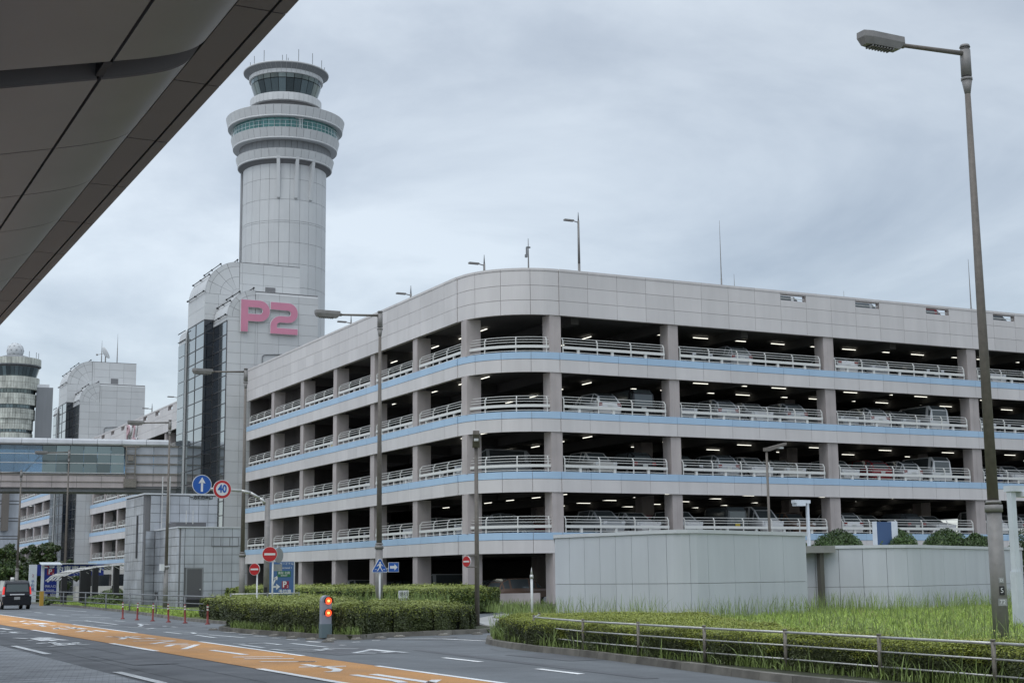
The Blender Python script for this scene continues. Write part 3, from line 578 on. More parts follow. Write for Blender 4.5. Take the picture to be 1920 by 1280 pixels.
        if bi == 1:    # the dark return between the two blocks
            for z1, z0 in zip(zs, zs[1:]):
                s = MB(); s.box(xa+.03, blocks[0][0]+.2, ya-.03, ya+.01, z0+.03, z1-.03); P(s.build('window_pane', M['glassd']))
            s = MB()
            for z in zs: s.box(xa, blocks[0][0]+.2, ya-.05, ya+.0, z-.03, z+.03)
            s.box(xa-.02, xa+.05, ya-.05, ya, .05, zg); P(s.build('window_frame', M['mull']))
        # ladder rails on the shoulder
        for t in (.05, .55, 1.0, 1.5):
            x, z = cx-(rr+.16)*math.cos(t), cz+(rr+.16)*math.sin(t)
            if t > 1.4 and bi == 0: z += .0
            s = MB(); s.tube((x, ya-.1, z), (x, yb-.15, z), .045, n=6)
            for y in (ya-.05, (ya+yb)/2, yb-.3): s.tube((x, y, z), (cx-(rr-.02)*math.cos(t), y, cz+(rr-.02)*math.sin(t)), .03, n=5); s.tube((x, y-.08, z), (x, y+.08, z), .085, n=6)
            P(s.build('roof_rail', M['dark']))
    # third, lowest step at the back
    s = MB(); xa, ya, yb = 32.75, Y0+9.95, Y0+12.3
    s.ext([(xa+.06, 0)]+[(xa+1.5-1.44*math.cos(PI/2*k/6), 23.2+1.44*math.sin(PI/2*k/6)) for k in range(7)]+[(41, 24.64), (41, 0)], 'y', ya, yb); P(s.build('core_wall', M['panel2']))
    z = 22.8; zs = []
    while z > .3: zs.append(z); z -= 1.17
    zs.append(.05)
    for z1, z0 in zip(zs, zs[1:]): s = MB(); s.box(xa+.0, xa+.05, ya+.05, yb-.05, z0+.04, z1-.04); P(s.build('window_pane', M['glassl']))
    s = MB()
    for z in (23.1, 23.9): s.tube((xa+.0, ya-.1, z), (xa+.0, yb+.1, z), .045, n=6)
    P(s.build('roof_rail', M['dark']))
    s = MB(); s.box(38.4, 39.3, Y0+4.2, Y0+4.3, 26.6, 27.3) ; P(s.build('louvre', M['dkjoint']))
    s = MB(); s.path([(36.9, Y0-.06, 17.9), (36.9, Y0-.06, 20.4), (37.1, Y0-.06, 20.55), (41.6, Y0-.06, 20.9)], .045, 6)
    for z in (18.6, 19.4): s.box(36.82, 36.98, Y0-.1, Y0, z, z+.05)
    P(s.build('conduit', M['greyd']))
    if letters:
        # P and 2 built as thick rounded letter shapes, pale rim behind a pink face
        def P_outline(x, z, w_, h, t, grow=0):
            r = h*.66/2; o_ = []; i_ = []; cxx = x+w_-r; czz = z+h-r
            o_ = [(x-grow, z-grow), (x+t+grow, z-grow), (x+t+grow, z+h-2*r-grow), (cxx, z+h-2*r-grow)]
            o_ += [(cxx+(r+grow)*math.sin(PI*k/12), czz-(r+grow)*math.cos(PI*k/12)) for k in range(13)]+[(x-grow, z+h+grow)]
            ri = r-t; i_ = [(x+t+grow, z+h-2*r+t+grow), (cxx, czz-ri+grow)]
            i_ += [(cxx+(ri-grow)*math.sin(PI*k/10), czz-(ri-grow)*math.cos(PI*k/10)) for k in range(11)]+[(x+t+grow, z+h-t-grow)]
            return o_, i_
        def flat(outline, hole, y0, y1, nm, mt):
            bm = bmesh.new(); 
            def loop(pts, y): return [bm.verts.new((u, y, v)) for u, v in pts]
            for y, flip in ((y0, 0), (y1, 1)):
                es = []
                for pts in [outline]+([hole] if hole else []):
                    vs = loop(pts, y); es += [bm.edges.new((vs[i], vs[(i+1) % len(vs)])) for i in range(len(vs))]
                bmesh.ops.triangle_fill(bm, edges=es, use_beauty=True)
            for pts in [outline]+([hole] if hole else []):
                A_, B_ = loop(pts, y0), loop(pts, y1)
                for i in range(len(pts)): j = (i+1) % len(pts); bm.faces.new((A_[i], A_[j], B_[j], B_[i]))
            bmesh.ops.remove_doubles(bm, verts=bm.verts, dist=1e-4); bmesh.ops.recalc_face_normals(bm, faces=bm.faces)
            me = bpy.data.meshes.new(nm); bm.to_mesh(me); bm.free(); me.materials.append(mt); return P(obj(nm, me))
        for gr, y0, y1, mt in ((.035, Y0-.26, Y0-.10, M['white']), (0, Y0-.30, Y0-.265, M['pink'])):
            o_, i_ = P_outline(34.90, 22.42, 2.52, 2.74, .61, gr); i_ = [p for p in i_]
            # drop consecutive duplicates
            def dd(q): return [p for k, p in enumerate(q) if math.dist(p, q[k-1]) > 1e-3]
            flat(dd(o_), dd(i_), y0, y1, 'letter_face' if mt is M['pink'] else 'letter_rim', mt)
            x, z, w_, h, t = 37.5, 22.40, 2.42, 2.72, .56
            # the 2: top bar turning down on the right, middle sweep, foot on the left
            c1x, c1z, ro = x+w_-.86, z+h-.86, .86; c2x, c2z = x+.86, z+.80; g2 = gr
            zm = c1z-ro    # underside of the bowl
            pts = [(x-g2, z+h+g2)] + [(c1x+(ro+g2)*math.sin(PI*k/12), c1z+(ro+g2)*math.cos(PI*k/12)) for k in range(13)]
            rin = .26
            pts += [(x+t+.36, zm-g2)] + [(x+t+.30-(.30+g2)*math.sin(PI/2*k/5), zm-.30+(.30-g2)*math.cos(PI/2*k/5)) for k in range(1, 6)]
            pts += [(x+t+g2, z+.50+g2), (x+w_+g2, z+.50+g2), (x+w_+g2, z-g2), (x-g2, z-g2), (x-g2, zm-.35)]
            pts += [(x+.92-(.92+g2)*math.cos(PI/2*k/6), zm-.35+(.90+g2)*math.sin(PI/2*k/6)) for k in range(1, 7)]
            pts += [(c1x, zm+.55+g2)] + [(c1x+(rin-g2)*math.sin(PI*k/8), zm+.55+rin-(rin-g2)*math.cos(PI*k/8)) for k in range(1, 9)] + [(x-g2, z+h-.62-g2)]
            flat(dd(pts), None, y0, y1, 'letter_face' if mt is M['pink'] else 'letter_rim', mt)
    return root
core(119.5, 'tall grey service core carrying large pink P2 letters beside the nearer garage wing', True)
core(184.8, 'farther grey service core with rounded shoulders beyond the footbridge', False)

# ---- the far wings of the garage, seen beyond the core
def wing(Y0_, Y1_, label, vents, pk):
    root = thing('garage_wing', label, 'garage wing', (45, (Y0_+Y1_)/2, 0)); inv = Matrix.Translation((-45, -(Y0_+Y1_)/2, 0))
    def P(o): o.parent = root; o.matrix_parent_inverse = inv; return o
    ncol = int((Y1_-Y0_)/7.23); yc = [Y0_+1+7.23*k for k in range(ncol+1)]
    for nm, z0, z1, mt, st in BANDS:
        n = int((Y1_-Y0_)/pk); pw = (Y1_-Y0_)/n
        for i in range(n):
            if nm == 'parapet_panel' and vents and abs(z0-rows[2][0]) < 1e-3 and i % 3 == 1:
                o = panel_flat(nm, XL-st, Y0_+pw*(i+1), z0, pw, .40, M[mt], 'W', root); continue
            panel_flat(nm, XL-st, Y0_+pw*(i+1), z0, pw, z1-z0, M[mt], 'W', root)
    s = MB()
    for zt in LV: s.box(XL+.055, XL+.22, Y0_, Y1_, zt-1.155, zt-.012); s.box(XL+.22, XL+45, Y0_, Y1_, zt-.45, zt-.15)
    s.box(XL+.055, XL+.25, Y0_, Y1_, ZP0+.01, rows[2][0]+.36); s.box(XL+.25, XL+45, Y0_, Y1_, 16.9, 17.2); P(s.build('floor_slab', M['slab']))
    if vents:
        s = MB(); n = int((Y1_-Y0_)/pk); pw = (Y1_-Y0_)/n
        s.box(XL+.06, XL+.3, Y0_, Y1_, rows[2][0]+.8, ZP2-.01)
        for i in range(n):
            if i % 3 != 1: s.box(XL+.06, XL+.3, Y0_+pw*i, Y0_+pw*(i+1), rows[2][0]+.36, rows[2][0]+.8)
        P(s.build('parapet_wall', M['conc']))
    else:
        s = MB(); s.box(XL+.06, XL+.3, Y0_, Y1_, rows[2][0]+.36, ZP2-.01); P(s.build('parapet_wall', M['conc']))
    for z0, z1 in STO:
        for y in yc: s = MB(); s.box(XL+.07, XL+1.0, y, y+.75, z0, z1); P(s.build('column', M['conc']))
        s = MB(); s.box(XL+7, XL+7.3, Y0_, Y1_, z0-.1, z1+.7); P(s.build('inner_wall', M['inner']))
    for zt in LV:
        for a, b in zip(yc, yc[1:]): railing(a+.9, b-.15, XL+.12, zt, 'W', root)
    return root, P
wm, PW = wing(131.9, 184.7, 'middle garage wing between the two service cores, under the footbridge', True, 1.82)
for y, ch in ((163.2, 'P'), (160.3, '2')):
    for mt, nm, off, bold in ((M['white'], 'letter_rim', -.2, .03), (mat('faded_pink', (.60, .40, .43), .6), 'letter_face', -.33, .0)):
        PW(put_text(ch, 2.9, mt, XL+off, y, 17.6, None, FACE_W, nm, depth=.10, bold=bold))
wf, _ = wing(197.1, 241.5, 'farthest garage wing behind the roadside trees', False, 3.6)

# ------------------------------------------------------------------ parking cars in the garage
def car_meshes(kind, paint):
    """stations: x (length), belt z, roof z, half width, roof half width"""
    K = dict(
      hatch=[(-2.0, .62, .62, .72, .6), (-1.92, .85, .85, .82, .7), (-1.62, .92, 1.30, .84, .60), (-1.2, .92, 1.50, .85, .62), (.2, .92, 1.52, .85, .63), (.55, .92, 1.45, .85, .62), (1.15, .92, .93, .84, .70), (1.75, .80, .80, .80, .7), (1.98, .60, .60, .66, .55)],
      van=[(-2.1, .70, .70, .80, .7), (-2.05, .95, 1.55, .84, .70), (-1.8, 1.0, 1.82, .85, .70), (.9, 1.0, 1.84, .85, .70), (1.25, 1.0, 1.60, .85, .68), (1.75, 1.0, 1.01, .84, .72), (2.2, .85, .85, .80, .7), (2.4, .60, .60, .66, .55)],
      sedan=[(-2.35, .66, .66, .76, .6), (-2.25, .93, .93, .84, .7), (-1.75, .97, .98, .86, .66), (-1.05, .96, 1.40, .87, .60), (-.1, .95, 1.45, .87, .62), (.4, .94, 1.40, .87, .61), (1.1, .92, .93, .86, .70), (2.1, .78, .78, .82, .7), (2.35, .58, .58, .66, .55)],
      kei=[(-1.65, .70, .70, .70, .6), (-1.62, .98, 1.50, .73, .64), (-1.4, 1.0, 1.74, .735, .64), (.7, 1.0, 1.76, .735, .64), (.95, 1.0, 1.60, .735, .63), (1.2, 1.0, 1.01, .73, .64), (1.55, .88, .88, .71, .62), (1.68, .60, .60, .62, .5)])[kind]
    body = MB(); win = MB(); z0 = .26
    rings = []
    for x, zb, zr, hw, rw in K:
        up = zr > zb+.05
        rings.append(([(x, -hw*.9, z0), (x, -hw, z0+.22), (x, -hw, zb-.12), (x, -hw*.965, zb)], [(x, -rw, zr)] if up else [(x, -rw, zb+.035)], up, x, hw, rw))
    def half(r, sgn): return [(p[0], p[1]*-sgn if sgn > 0 else p[1], p[2]) for p in r]
    for (a, ar, au, ax, ahw, arw), (b, br, bu, bx, bhw, brw) in zip(rings, rings[1:]):
        for sg in (1, -1):
            A_ = [(p[0], p[1]*sg, p[2]) for p in a]; B_ = [(p[0], p[1]*sg, p[2]) for p in b]; AR = (ar[0][0], ar[0][1]*sg, ar[0][2]); BR = (br[0][0], br[0][1]*sg, br[0][2])
            for i in range(3):
                q = [A_[i], B_[i], B_[i+1], A_[i+1]]; body.quad(q if sg > 0 else q[::-1])
            q = [A_[3], B_[3], BR, AR]; q = q if sg > 0 else q[::-1]
            if au or bu:
                # window with pillars: inset glass on the body-coloured side
                body.quad(q)
                c = [sum(p[k] for p in q)/4 for k in range(3)]; n = (Vector(q[1])-Vector(q[0])).cross(Vector(q[3])-Vector(q[0])).normalized()
                if au and bu and abs(bx-ax) > .3: win.quad([tuple(Vector(c)+(Vector(p)-Vector(c))*.86+n*.008) for p in q])
                elif abs(bx-ax) > .2: win.quad([tuple(Vector(c)+(Vector(p)-Vector(c))*.62+n*.008) for p in q])
            else: body.quad(q)
        # top: roof, bonnet or sloping screen
        T = [(ar[0][0], -arw, ar[0][2]), (br[0][0], -brw, br[0][2]), (br[0][0], brw, br[0][2]), (ar[0][0], arw, ar[0][2])]
        body.quad(T)
        if abs(br[0][2]-ar[0][2]) > .17 and (au or bu):
            c = [sum(p[k] for p in T)/4 for k in range(3)]; n = (Vector(T[1])-Vector(T[0])).cross(Vector(T[3])-Vector(T[0])).normalized()
            if n.z < 0: n = -n
            win.quad([tuple(Vector(c)+(Vector(p)-Vector(c))*.88+n*.01) for p in T])
    for r, rev in ((rings[0], False), (rings[-1], True)):
        p = [(q[0], q[1], q[2]) for q in r[0]]+[r[1][0]]+[(r[1][0][0], -r[1][0][1], r[1][0][2])]+[(q[0], -q[1], q[2]) for q in reversed(r[0])]
        body.quad(p if rev else p[::-1])
    if kind in ('van', 'kei'):   # upright rear screen
        x, zb, zr, hw, rw = K[1]; win.quad([(x-.02, hw*.82, zb+.06), (x-.02, -hw*.82, zb+.06), (x-.02+.06, -rw*.86, zr-.05), (x-.02+.06, rw*.86, zr-.05)])
    return K, body.mesh('car_body', paint), win.mesh('car_windows', M['cglass'])
s = MB(); s.tube((0, -.09, .30), (0, .09, .30), .30, n=14); wheel_me = s.mesh('wheel', M['tyre'])
s = MB(); s.tube((0, -.096, .30), (0, .096, .30), .17, n=10); rim_me = s.mesh('rim', M['steel'])
s = MB(); s.box(-.03, .03, -.12, .12, -.09, .09); hl_me = s.mesh('headlight', M['headl']); tl_me = s.mesh('tail_light', M['tailoff'])
s = MB(); s.box(-.012, .012, -.165, .165, -.08, .08); pl_me = s.mesh('number_plate', M['plate']); ply_me = s.mesh('number_plate', M['yellowp'])
PAINT = {n: mat('paint_'+n.replace(' ', '_'), c, .25, metal=.1) for n, c in {'white': (.72, .73, .74), 'silver': (.42, .44, .46), 'black': (.015, .015, .018), 'dark grey': (.06, .065, .07), 'red': (.22, .02, .025), 'dark blue': (.02, .035, .09), 'brown': (.16, .105, .08), 'pearl': (.6, .6, .57)}.items()}
CARS = {}
KN = {'hatch': 'hatchback', 'van': 'minivan', 'sedan': 'sedan', 'kei': 'boxy van'}
def make_car(kind, colour, loc, rz, label, group=None):
    key = (kind, colour)
    if key not in CARS: CARS[key] = car_meshes(kind, PAINT[colour])
    K, bme, wme = CARS[key]; t = thing('parked_car', label, 'car', loc, rz, group)
    obj('body', bme, t); obj('windows', wme, t)
    xr, xf = K[0][0], K[-1][0]; hw = K[2][3]
    for x in (xr+.75, xf-.75):
        for y in (-hw+.1, hw-.1): w2 = obj('wheel', wheel_me, t, (x, y, 0)); obj('rim', rim_me, w2)
    zh = K[-2][1]-.06
    for y in (-hw+.24, hw-.24):
        obj('headlight', hl_me, t, (xf-.10, y, zh)); obj('tail_light', tl_me, t, (xr+.05, y*1.06, K[1][1]-.07))
    obj('number_plate', ply_me if kind == 'kei' else pl_me, t, (xf+.005, 0, .5)); obj('number_plate', ply_me if kind == 'kei' else pl_me, t, (xr-.005, 0, .66))
    return t
LVN = ['second', 'third', 'fourth', 'fifth']
BAYN = ['bay next to the rounded corner', 'first wide bay right of it', 'second wide bay', 'third wide bay', 'bay behind the tall lamp post']
# right facade: (level, x, kind, colour, nose out)
RC_ = [(3, 50.3, 'hatch', 'dark grey', 1), (3, 53.2, 'hatch', 'silver', 0), (3, 61.5, 'sedan', 'white', 0), (3, 64.2, 'hatch', 'silver', 1), (3, 68.9, 'sedan', 'dark grey', 1), (3, 74.5, 'hatch', 'white', 1), (3, 78, 'hatch', 'black', 0),
 (2, 43.6, 'hatch', 'white', 0), (2, 46.0, 'van', 'black', 0), (2, 49.0, 'sedan', 'silver', 1), (2, 52.0, 'hatch', 'silver', 0), (2, 54.7, 'hatch', 'white', 1), (2, 57.3, 'hatch', 'silver', 0), (2, 61.4, 'sedan', 'silver', 1), (2, 63.9, 'hatch', 'white', 0), (2, 66.6, 'hatch', 'silver', 1), (2, 69.1, 'van', 'white', 0), (2, 73.3, 'hatch', 'silver', 1), (2, 75.9, 'sedan', 'black', 1), (2, 78.6, 'van', 'dark grey', 1),
 (1, 43.3, 'hatch', 'pearl', 1), (1, 45.9, 'hatch', 'black', 0), (1, 49.3, 'hatch', 'black', 1), (1, 51.9, 'hatch', 'silver', 0), (1, 54.5, 'hatch', 'white', 1), (1, 57.0, 'sedan', 'pearl', 1), (1, 61.3, 'hatch', 'white', 1), (1, 63.9, 'hatch', 'red', 0), (1, 66.5, 'hatch', 'white', 0), (1, 69.1, 'van', 'white', 0), (1, 73.6, 'sedan', 'dark blue', 1), (1, 76.2, 'hatch', 'white', 1), (1, 79, 'hatch', 'silver', 1),
 (0, 43.8, 'hatch', 'silver', 1), (0, 46.2, 'sedan', 'white', 1), (0, 49.2, 'hatch', 'white', 1), (0, 52.4, 'kei', 'dark grey', 0), (0, 55.0, 'van', 'white', 1), (0, 57.6, 'hatch', 'brown', 1), (0, 61.3, 'hatch', 'white', 0), (0, 63.9, 'sedan', 'pearl', 1), (0, 66.5, 'hatch', 'dark grey', 0), (0, 69.2, 'sedan', 'white', 1), (0, 73.8, 'kei', 'white', 1), (0, 76.6, 'hatch', 'silver', 0)]
from collections import defaultdict
cnt = defaultdict(list)
for c in RC_:
    bay = 0 if c[1] < 47.5 else 1 if c[1] < 59 else 2 if c[1] < 71 else 4
    cnt[(c[0], bay)].append(c)
ORD = ['leftmost', 'second from left', 'third from left', 'fourth from left', 'fifth from left']
BAY = {0: 'bay beside the corner', 1: 'first wide bay', 2: 'second wide bay', 4: 'bay past tall lamp'}
for (lv, bay), cs in sorted(cnt.items()):
    for k, c in enumerate(sorted(cs, key=lambda q: q[1])):
        Lk = {'kei': 3.3, 'hatch': 4.0, 'sedan': 4.7, 'van': 4.5}[c[2]]
        lab = f"{c[3]} {KN[c[2]]}, {LVN[lv]} storey, {ORD[k]} in {BAY[bay]}"
        make_car(c[2], c[3], (c[1], YR+.6+Lk/2, LV[lv]-.15), (-PI/2 if c[4] else PI/2)+random.uniform(-.02, .02), lab, 'cars parked in the garage')
LC_ = [(3, 93.8, 'van', 'white'), (3, 101.5, 'sedan', 'dark grey'), (3, 86.8, 'hatch', 'black'), (2, 101.2, 'kei', 'white'), (2, 94.2, 'hatch', 'silver'), (2, 87.0, 'hatch', 'white'), (1, 78.9, 'van', 'silver'), (1, 81.6, 'hatch', 'black'), (1, 87.2, 'sedan', 'pearl'), (1, 94.0, 'hatch', 'silver'), (0, 101.6, 'sedan', 'dark grey'), (0, 94.3, 'hatch', 'black'), (0, 87.3, 'hatch', 'white'), (0, 79.3, 'sedan', 'silver')]
BL = {0: 'rounded corner', 1: 'second', 2: 'third', 3: 'fourth', 4: 'fifth'}
for lv, y, kd, colr in LC_:
    Lk = {'kei': 3.3, 'hatch': 4.0, 'sedan': 4.7, 'van': 4.5}[kd]
    bay = int((y-76)//7.23); pos = ['first bay left of rounded corner', 'second bay left of rounded corner', 'third bay left of rounded corner', 'fourth bay left of rounded corner'][min(3, bay)]
    ex = '' if (lv, y) != (1, 81.6) else ', farther'
    make_car(kd, colr, (XL+1.1+Lk/2, y, LV[lv]-.15), PI, f"{colr} {KN[kd]}, {LVN[lv]} storey, {pos}{ex}", 'cars parked in the garage')
make_car('hatch', 'brown', (38.8, 75.6, .02), R(8), 'brown hatchback seen side on at ground level under the rounded corner', 'cars parked in the garage')
make_car('van', 'silver', (38.8, 86.2, .02), R(172), 'silver minivan at ground level behind the crossing sign pole', 'cars parked in the garage')
make_car('hatch', 'white', (38.6, 101.6, .02), R(174), 'white hatchback at ground level right of the blue guide sign', 'cars parked in the garage')
make_car('sedan', 'black', (38.9, 94.2, .02), PI, 'black sedan in the dark ground level bay behind the hedges', 'cars parked in the garage')
make_car('sedan', 'dark grey', (38.9, 79.6, .02), PI, 'dark grey sedan at ground level just left of the rounded corner', 'cars parked in the garage')
for x, c, ps in ((56.6, 'white', 'first'), (63.0, 'silver', 'second'), (68.6, 'red', 'third'), (74.6, 'dark grey', 'fourth')):
    make_car('van', c, (x, 74.15, 17.25), R(0), f"{c} minivan on the roof deck glimpsed through the {ps} parapet slot", 'cars on the roof deck')

# ------------------------------------------------------------------ roof lamps and masts
def roof_lamp(x, y, top, label, head=True, kind='lamp'):
    if kind == 'lamp':
        t = thing('rooftop_lamp', label, 'lamp post', (x, y, 17.2), 0, 'lamps on the garage roof'); h = top-17.2
        s = MB(); s.tube((0, 0, 0), (0, 0, h*.6), .11, .09); s.tube((0, 0, h*.6), (0, 0, h-.5), .09, .07); s.build('pole', M['lampg'], t)
        hz = h-.5
        s = MB(); s.tube((0, 0, hz), (0, 0, h+.1), .05, .012, n=6); s.build('lightning_rod', M['dark'], t)
        s = MB(); s.tube((0, 0, hz-.12), (-.5, -.1, hz-.06), .035, n=6); s.build('arm', M['lampg'], t)
        s = MB(); s.box(-1.15, -.45, -.22, .02, hz-.12, hz-.01); s.build('lamp_head', M['lampg'], t)
    return t
roof_lamp(40.78, 84, 22.3, 'short rooftop lamp rising above the rounded corner, left of the camera mast')
roof_lamp(47.9, 84, 25.9, 'tallest rooftop lamp with a single arm above the right side of the corner')
roof_lamp(40, 94.4, 22.1, 'rooftop lamp behind the sloping parapet between near street lamp and corner')
roof_lamp(40, 106.4, 22.0, 'small rooftop lamp framed under the arm of the middle street lamp')
roof_lamp(40, 160.7, 22.3, 'rooftop lamp just left of the glazed stair tower')
roof_lamp(40, 172.8, 22.3, 'farthest rooftop lamp, above the parapet right of the far core')
def mast(x, y, z0, z1, label, r=.07, extra=None):
    t = thing('mast', label, 'mast', (x, y, z0)); s = MB(); s.tube((0, 0, 0), (0, 0, (z1-z0)*.55), r, r*.8, n=8); s.tube((0, 0, (z1-z0)*.55), (0, 0, z1-z0), r*.6, r*.15, n=6); s.build('pole', M['lampg'], t)
    if extra: extra(t)
    return t
def cctv(t):
    s = MB(); s.box(-.17, -.08, -.06, .04, 5.4, 6.0); s.box(-.24, -.1, -.08, .06, 5.3, 5.5); s.box(-.12, .14, -.05, .05, 5.95, 6.05); s.build('camera_housing', M['greyd'], t)
mast(44.04, 84, 17.2, 23.8, 'slim mast with camera housing at the top of the rounded corner', .12, cctv)
mast(59.5, 84, 17.2, 26.6, 'tall thin lightning mast on the roof of the right wing')
mast(60.61, 84, 17.2, 22.8, 'short lightning rod beside the tall roof mast')
mast(70.5, 84, 17.2, 22.35, 'very short rod above the second parapet slot')
mast(83.1, 84, 17.2, 25.9, 'thin roof mast just left of the tall street lamp pole', .1)
Yc2 = 191.5
mast(39.6, Yc2, 29.3, 33.6, 'thin antenna mast on top of the far service core, right of the dish')
def dish(t):
    s = MB(); s.lathe([(.02, -.25), (.4, -.2), (.75, -.02), (.85, .12)], 0, 0, 20); me = s.mesh('dish', M['radome']); me.transform(Matrix.Translation((.45, -.2, 1.6)) @ Matrix.Rotation(R(60), 4, 'Y')); obj('dish', me, t)
    s = MB(); s.tube((.5, 0, 0), (.5, 0, 1.5), .08); s.tube((.45, -.2, 1.6), (-.6, -.3, 1.3), .03, n=5); s.box(-.75, -.55, -.4, -.2, 1.2, 1.4); s.build('dish_mount', M['lampg'], t)
mast(37.6, Yc2, 29.3, 32.6, 'mast with a satellite dish on top of the far service core', .07, dish)

# ------------------------------------------------------------------ control towers
def ring_panels(root, inv, cx, cy, r0, z0, r1, z1, n, a0, a1, mt, name, gap=.03, th=.12):
    """n individual panels round the arc a0..a1; r0,z0 lower edge, r1,z1 upper edge"""
    for i in range(n):
        t0 = a0+(a1-a0)*i/n; t1 = a0+(a1-a0)*(i+1)/n; g0 = gap/2/max(r0, r1); t0 += g0; t1 -= g0; tm = (t0+t1)/2; s = MB()
        zz0, zz1 = z0+gap/2, z1-gap/2
        for d in (0, th):
            for t in (t0, tm, t1):
                for r, z in ((r0, zz0), (r1, zz1)): s.v.append((cx+(r-d)*math.cos(t), cy+(r-d)*math.sin(t), z))
        s.f = [(0, 2, 3, 1), (2, 4, 5, 3), (6, 7, 9, 8), (8, 9, 11, 10), (0, 1, 7, 6), (4, 10, 11, 5), (0, 6, 8, 2), (2, 8, 10, 4), (1, 3, 9, 7), (3, 5, 11, 9)]; s.m = [0]*10; s.sm = [False]*10
        o = s.build(name, mt); o.parent = root; o.matrix_parent_inverse = inv
def frontarc(cx, cy, half):
    a = math.atan2(-cy, -cx); return a-half, a+half
TX, TY = 92.36, 285.43
tower = thing('control_tower', 'white airport control tower with three stacked rings and a dark glass cab', 'control tower', (TX, TY, 0)); ti = Matrix.Translation((-TX, -TY, 0))
def TP(o): o.parent = tower; o.matrix_parent_inverse = ti; return o
k_ = .1102
s = MB(); s.lathe([(8.50, 0), (8.50, 87.6)], TX, TY, 72); TP(s.build('shaft_core', M['dkjoint']))
A0, A1 = frontarc(TX, TY, R(105))
zrows = [85.2, 82.0, 77.7, 73.3, 72.9, 68.8, 64.4, 59.6, 54.8, 50.0, 45.2, 40.4]
for z1, z0 in zip(zrows, zrows[1:]): ring_panels(tower, ti, TX, TY, 8.6, z0, 8.6, z1, 15, A0, A1, M['panel2'], 'shaft_panel', .06)
s = MB(); s.lathe([(8.6, 0), (8.6, 40.35)], TX, TY, 72); TP(s.build('shaft_base', M['panel2']))
s = MB(); s.lathe([(8.25, 85.2), (8.25, 88)], TX, TY, 72); TP(s.build('shaft_neck', M['panel2']))
s = MB(); a = A0+R(18); s.box(-.3, .3, -1.0, .3, 20, 85.0); me = s.mesh('duct', M['greyd']); me.transform(Matrix.Translation((TX+8.7*math.cos(a), TY+8.7*math.sin(a), 0)) @ Matrix.Rotation(a+PI/2, 4, 'Z')); 
aa = math.atan2(-TY, -TX); s = MB(); lx, ly = TX+8.75*math.cos(aa-PI/2), TY+8.75*math.sin(aa-PI/2); s.tube((lx, ly, 10), (lx, ly, 85.2), .35, n=8); TP(s.build('cable_duct', M['greyd']))
# rings: outer radius top, bottom, z top, z bottom
for rt, rb, zt, zb, rin, zin, nk in ((12.30, 11.9, 96.4, 94.2, 10.9, 94.2, 27), (11.25, 10.8, 92.0, 89.9, 9.4, 89.9, 27), (10.15, 9.75, 87.9, 85.9, 8.3, 85.6, 22)):
    ring_panels(tower, ti, TX, TY, rb, zb+.35, rt, zt, nk, A0, A1, M['panel2'], 'ring_panel', .06)
    s = MB(); s.lathe([(rin, zin), (rb-.15, zb), (rb+.0, zb+.02), (rb+.02, zb+.34), (rb-.3, zb+.36), (rt-.3, zt-.05), (rt-.0, zt), (rt-.05, zt+.1), (rin-1.5, zt+.25)], TX, TY, 96); TP(s.build('ring_deck', M['panel2']))
s = MB(); s.lathe([(8.2, 84.9), (9.55, 85.85)], TX, TY, 72); TP(s.build('ring_soffit', M['dkjoint']))
ring_panels(tower, ti, TX, TY, 10.8, 92.25, 10.9, 94.25, 27, A0, A1, M['glassg'], 'window_pane', .07)
ring_panels(tower, ti, TX, TY, 9.4, 88.1, 9.45, 89.9, 28, A0, A1, M['greyd'], 'wall_block', .06)
s = MB(); s.lathe([(9.2, 87.9), (9.2, 90), (10.65, 92.1), (10.65, 94.4)], TX, TY, 64); TP(s.build('inner_drum', M['dkjoint']))
s = MB()
for i in range(36):
    t = A0+(A1-A0)*i/36; s.tube((TX+11.1*math.cos(t), TY+11.1*math.sin(t), 92.1), (TX+11.1*math.cos(t), TY+11.1*math.sin(t), 93.6), .035, n=4)
    t2 = A0+(A1-A0)*(i+1)/36
    for z in (92.75, 93.6): s.tube((TX+11.1*math.cos(t), TY+11.1*math.sin(t), z), (TX+11.1*math.cos(t2), TY+11.1*math.sin(t2), z), .03, n=4)
TP(s.build('balcony_rail', M['white']))
s = MB()
t = aa+R(14)
for dt in (0, 1.6, 3.2): s.tube((TX+11.3*math.cos(t+R(dt)), TY+11.3*math.sin(t+R(dt)), 92.0), (TX+11.3*math.cos(t+R(dt)), TY+11.3*math.sin(t+R(dt)), 94.2), .06, n=4)
s.tube((TX+11.3*math.cos(t-R(4)), TY+11.3*math.sin(t-R(4)), 94.0), (TX+11.3*math.cos(t+R(5)), TY+11.3*math.sin(t+R(5)), 94.0), .06, n=4); TP(s.build('equipment_frame', M['white']))
# upper drum below the cab
s = MB(); s.lathe([(7.3, 96.2), (6.6, 96.6), (6.6, 99.3), (7.2, 99.4)], TX, TY, 64); TP(s.build('recess', M['dkjoint']))
ring_panels(tower, ti, TX, TY, 7.45, 99.15, 7.45, 100.75, 25, A0, A1, M['panel2'], 'drum_panel', .07)
s = MB(); s.lathe([(6.6, 99.13), (7.4, 99.13), (7.38, 100.8), (6.1, 101.0)], TX, TY, 72); TP(s.build('drum', M['panel2']))
ring_panels(tower, ti, TX, TY, 6.3, 100.95, 7.25, 103.9, 16, A0, A1, M['cab'], 'cab_window', .13)
ring_panels(tower, ti, TX, TY, 7.23, 103.95, 7.4, 104.95, 16, A0, A1, M['cab'], 'cab_window', .13)
s = MB(); s.lathe([(6.1, 100.9), (7.12, 105.1)], TX, TY, 72); TP(s.build('cab_frame', M['dark']))
ring_panels(tower, ti, TX, TY, 7.7, 104.9, 7.75, 105.75, 28, A0, A1, M['panel2'], 'fascia_panel', .06)
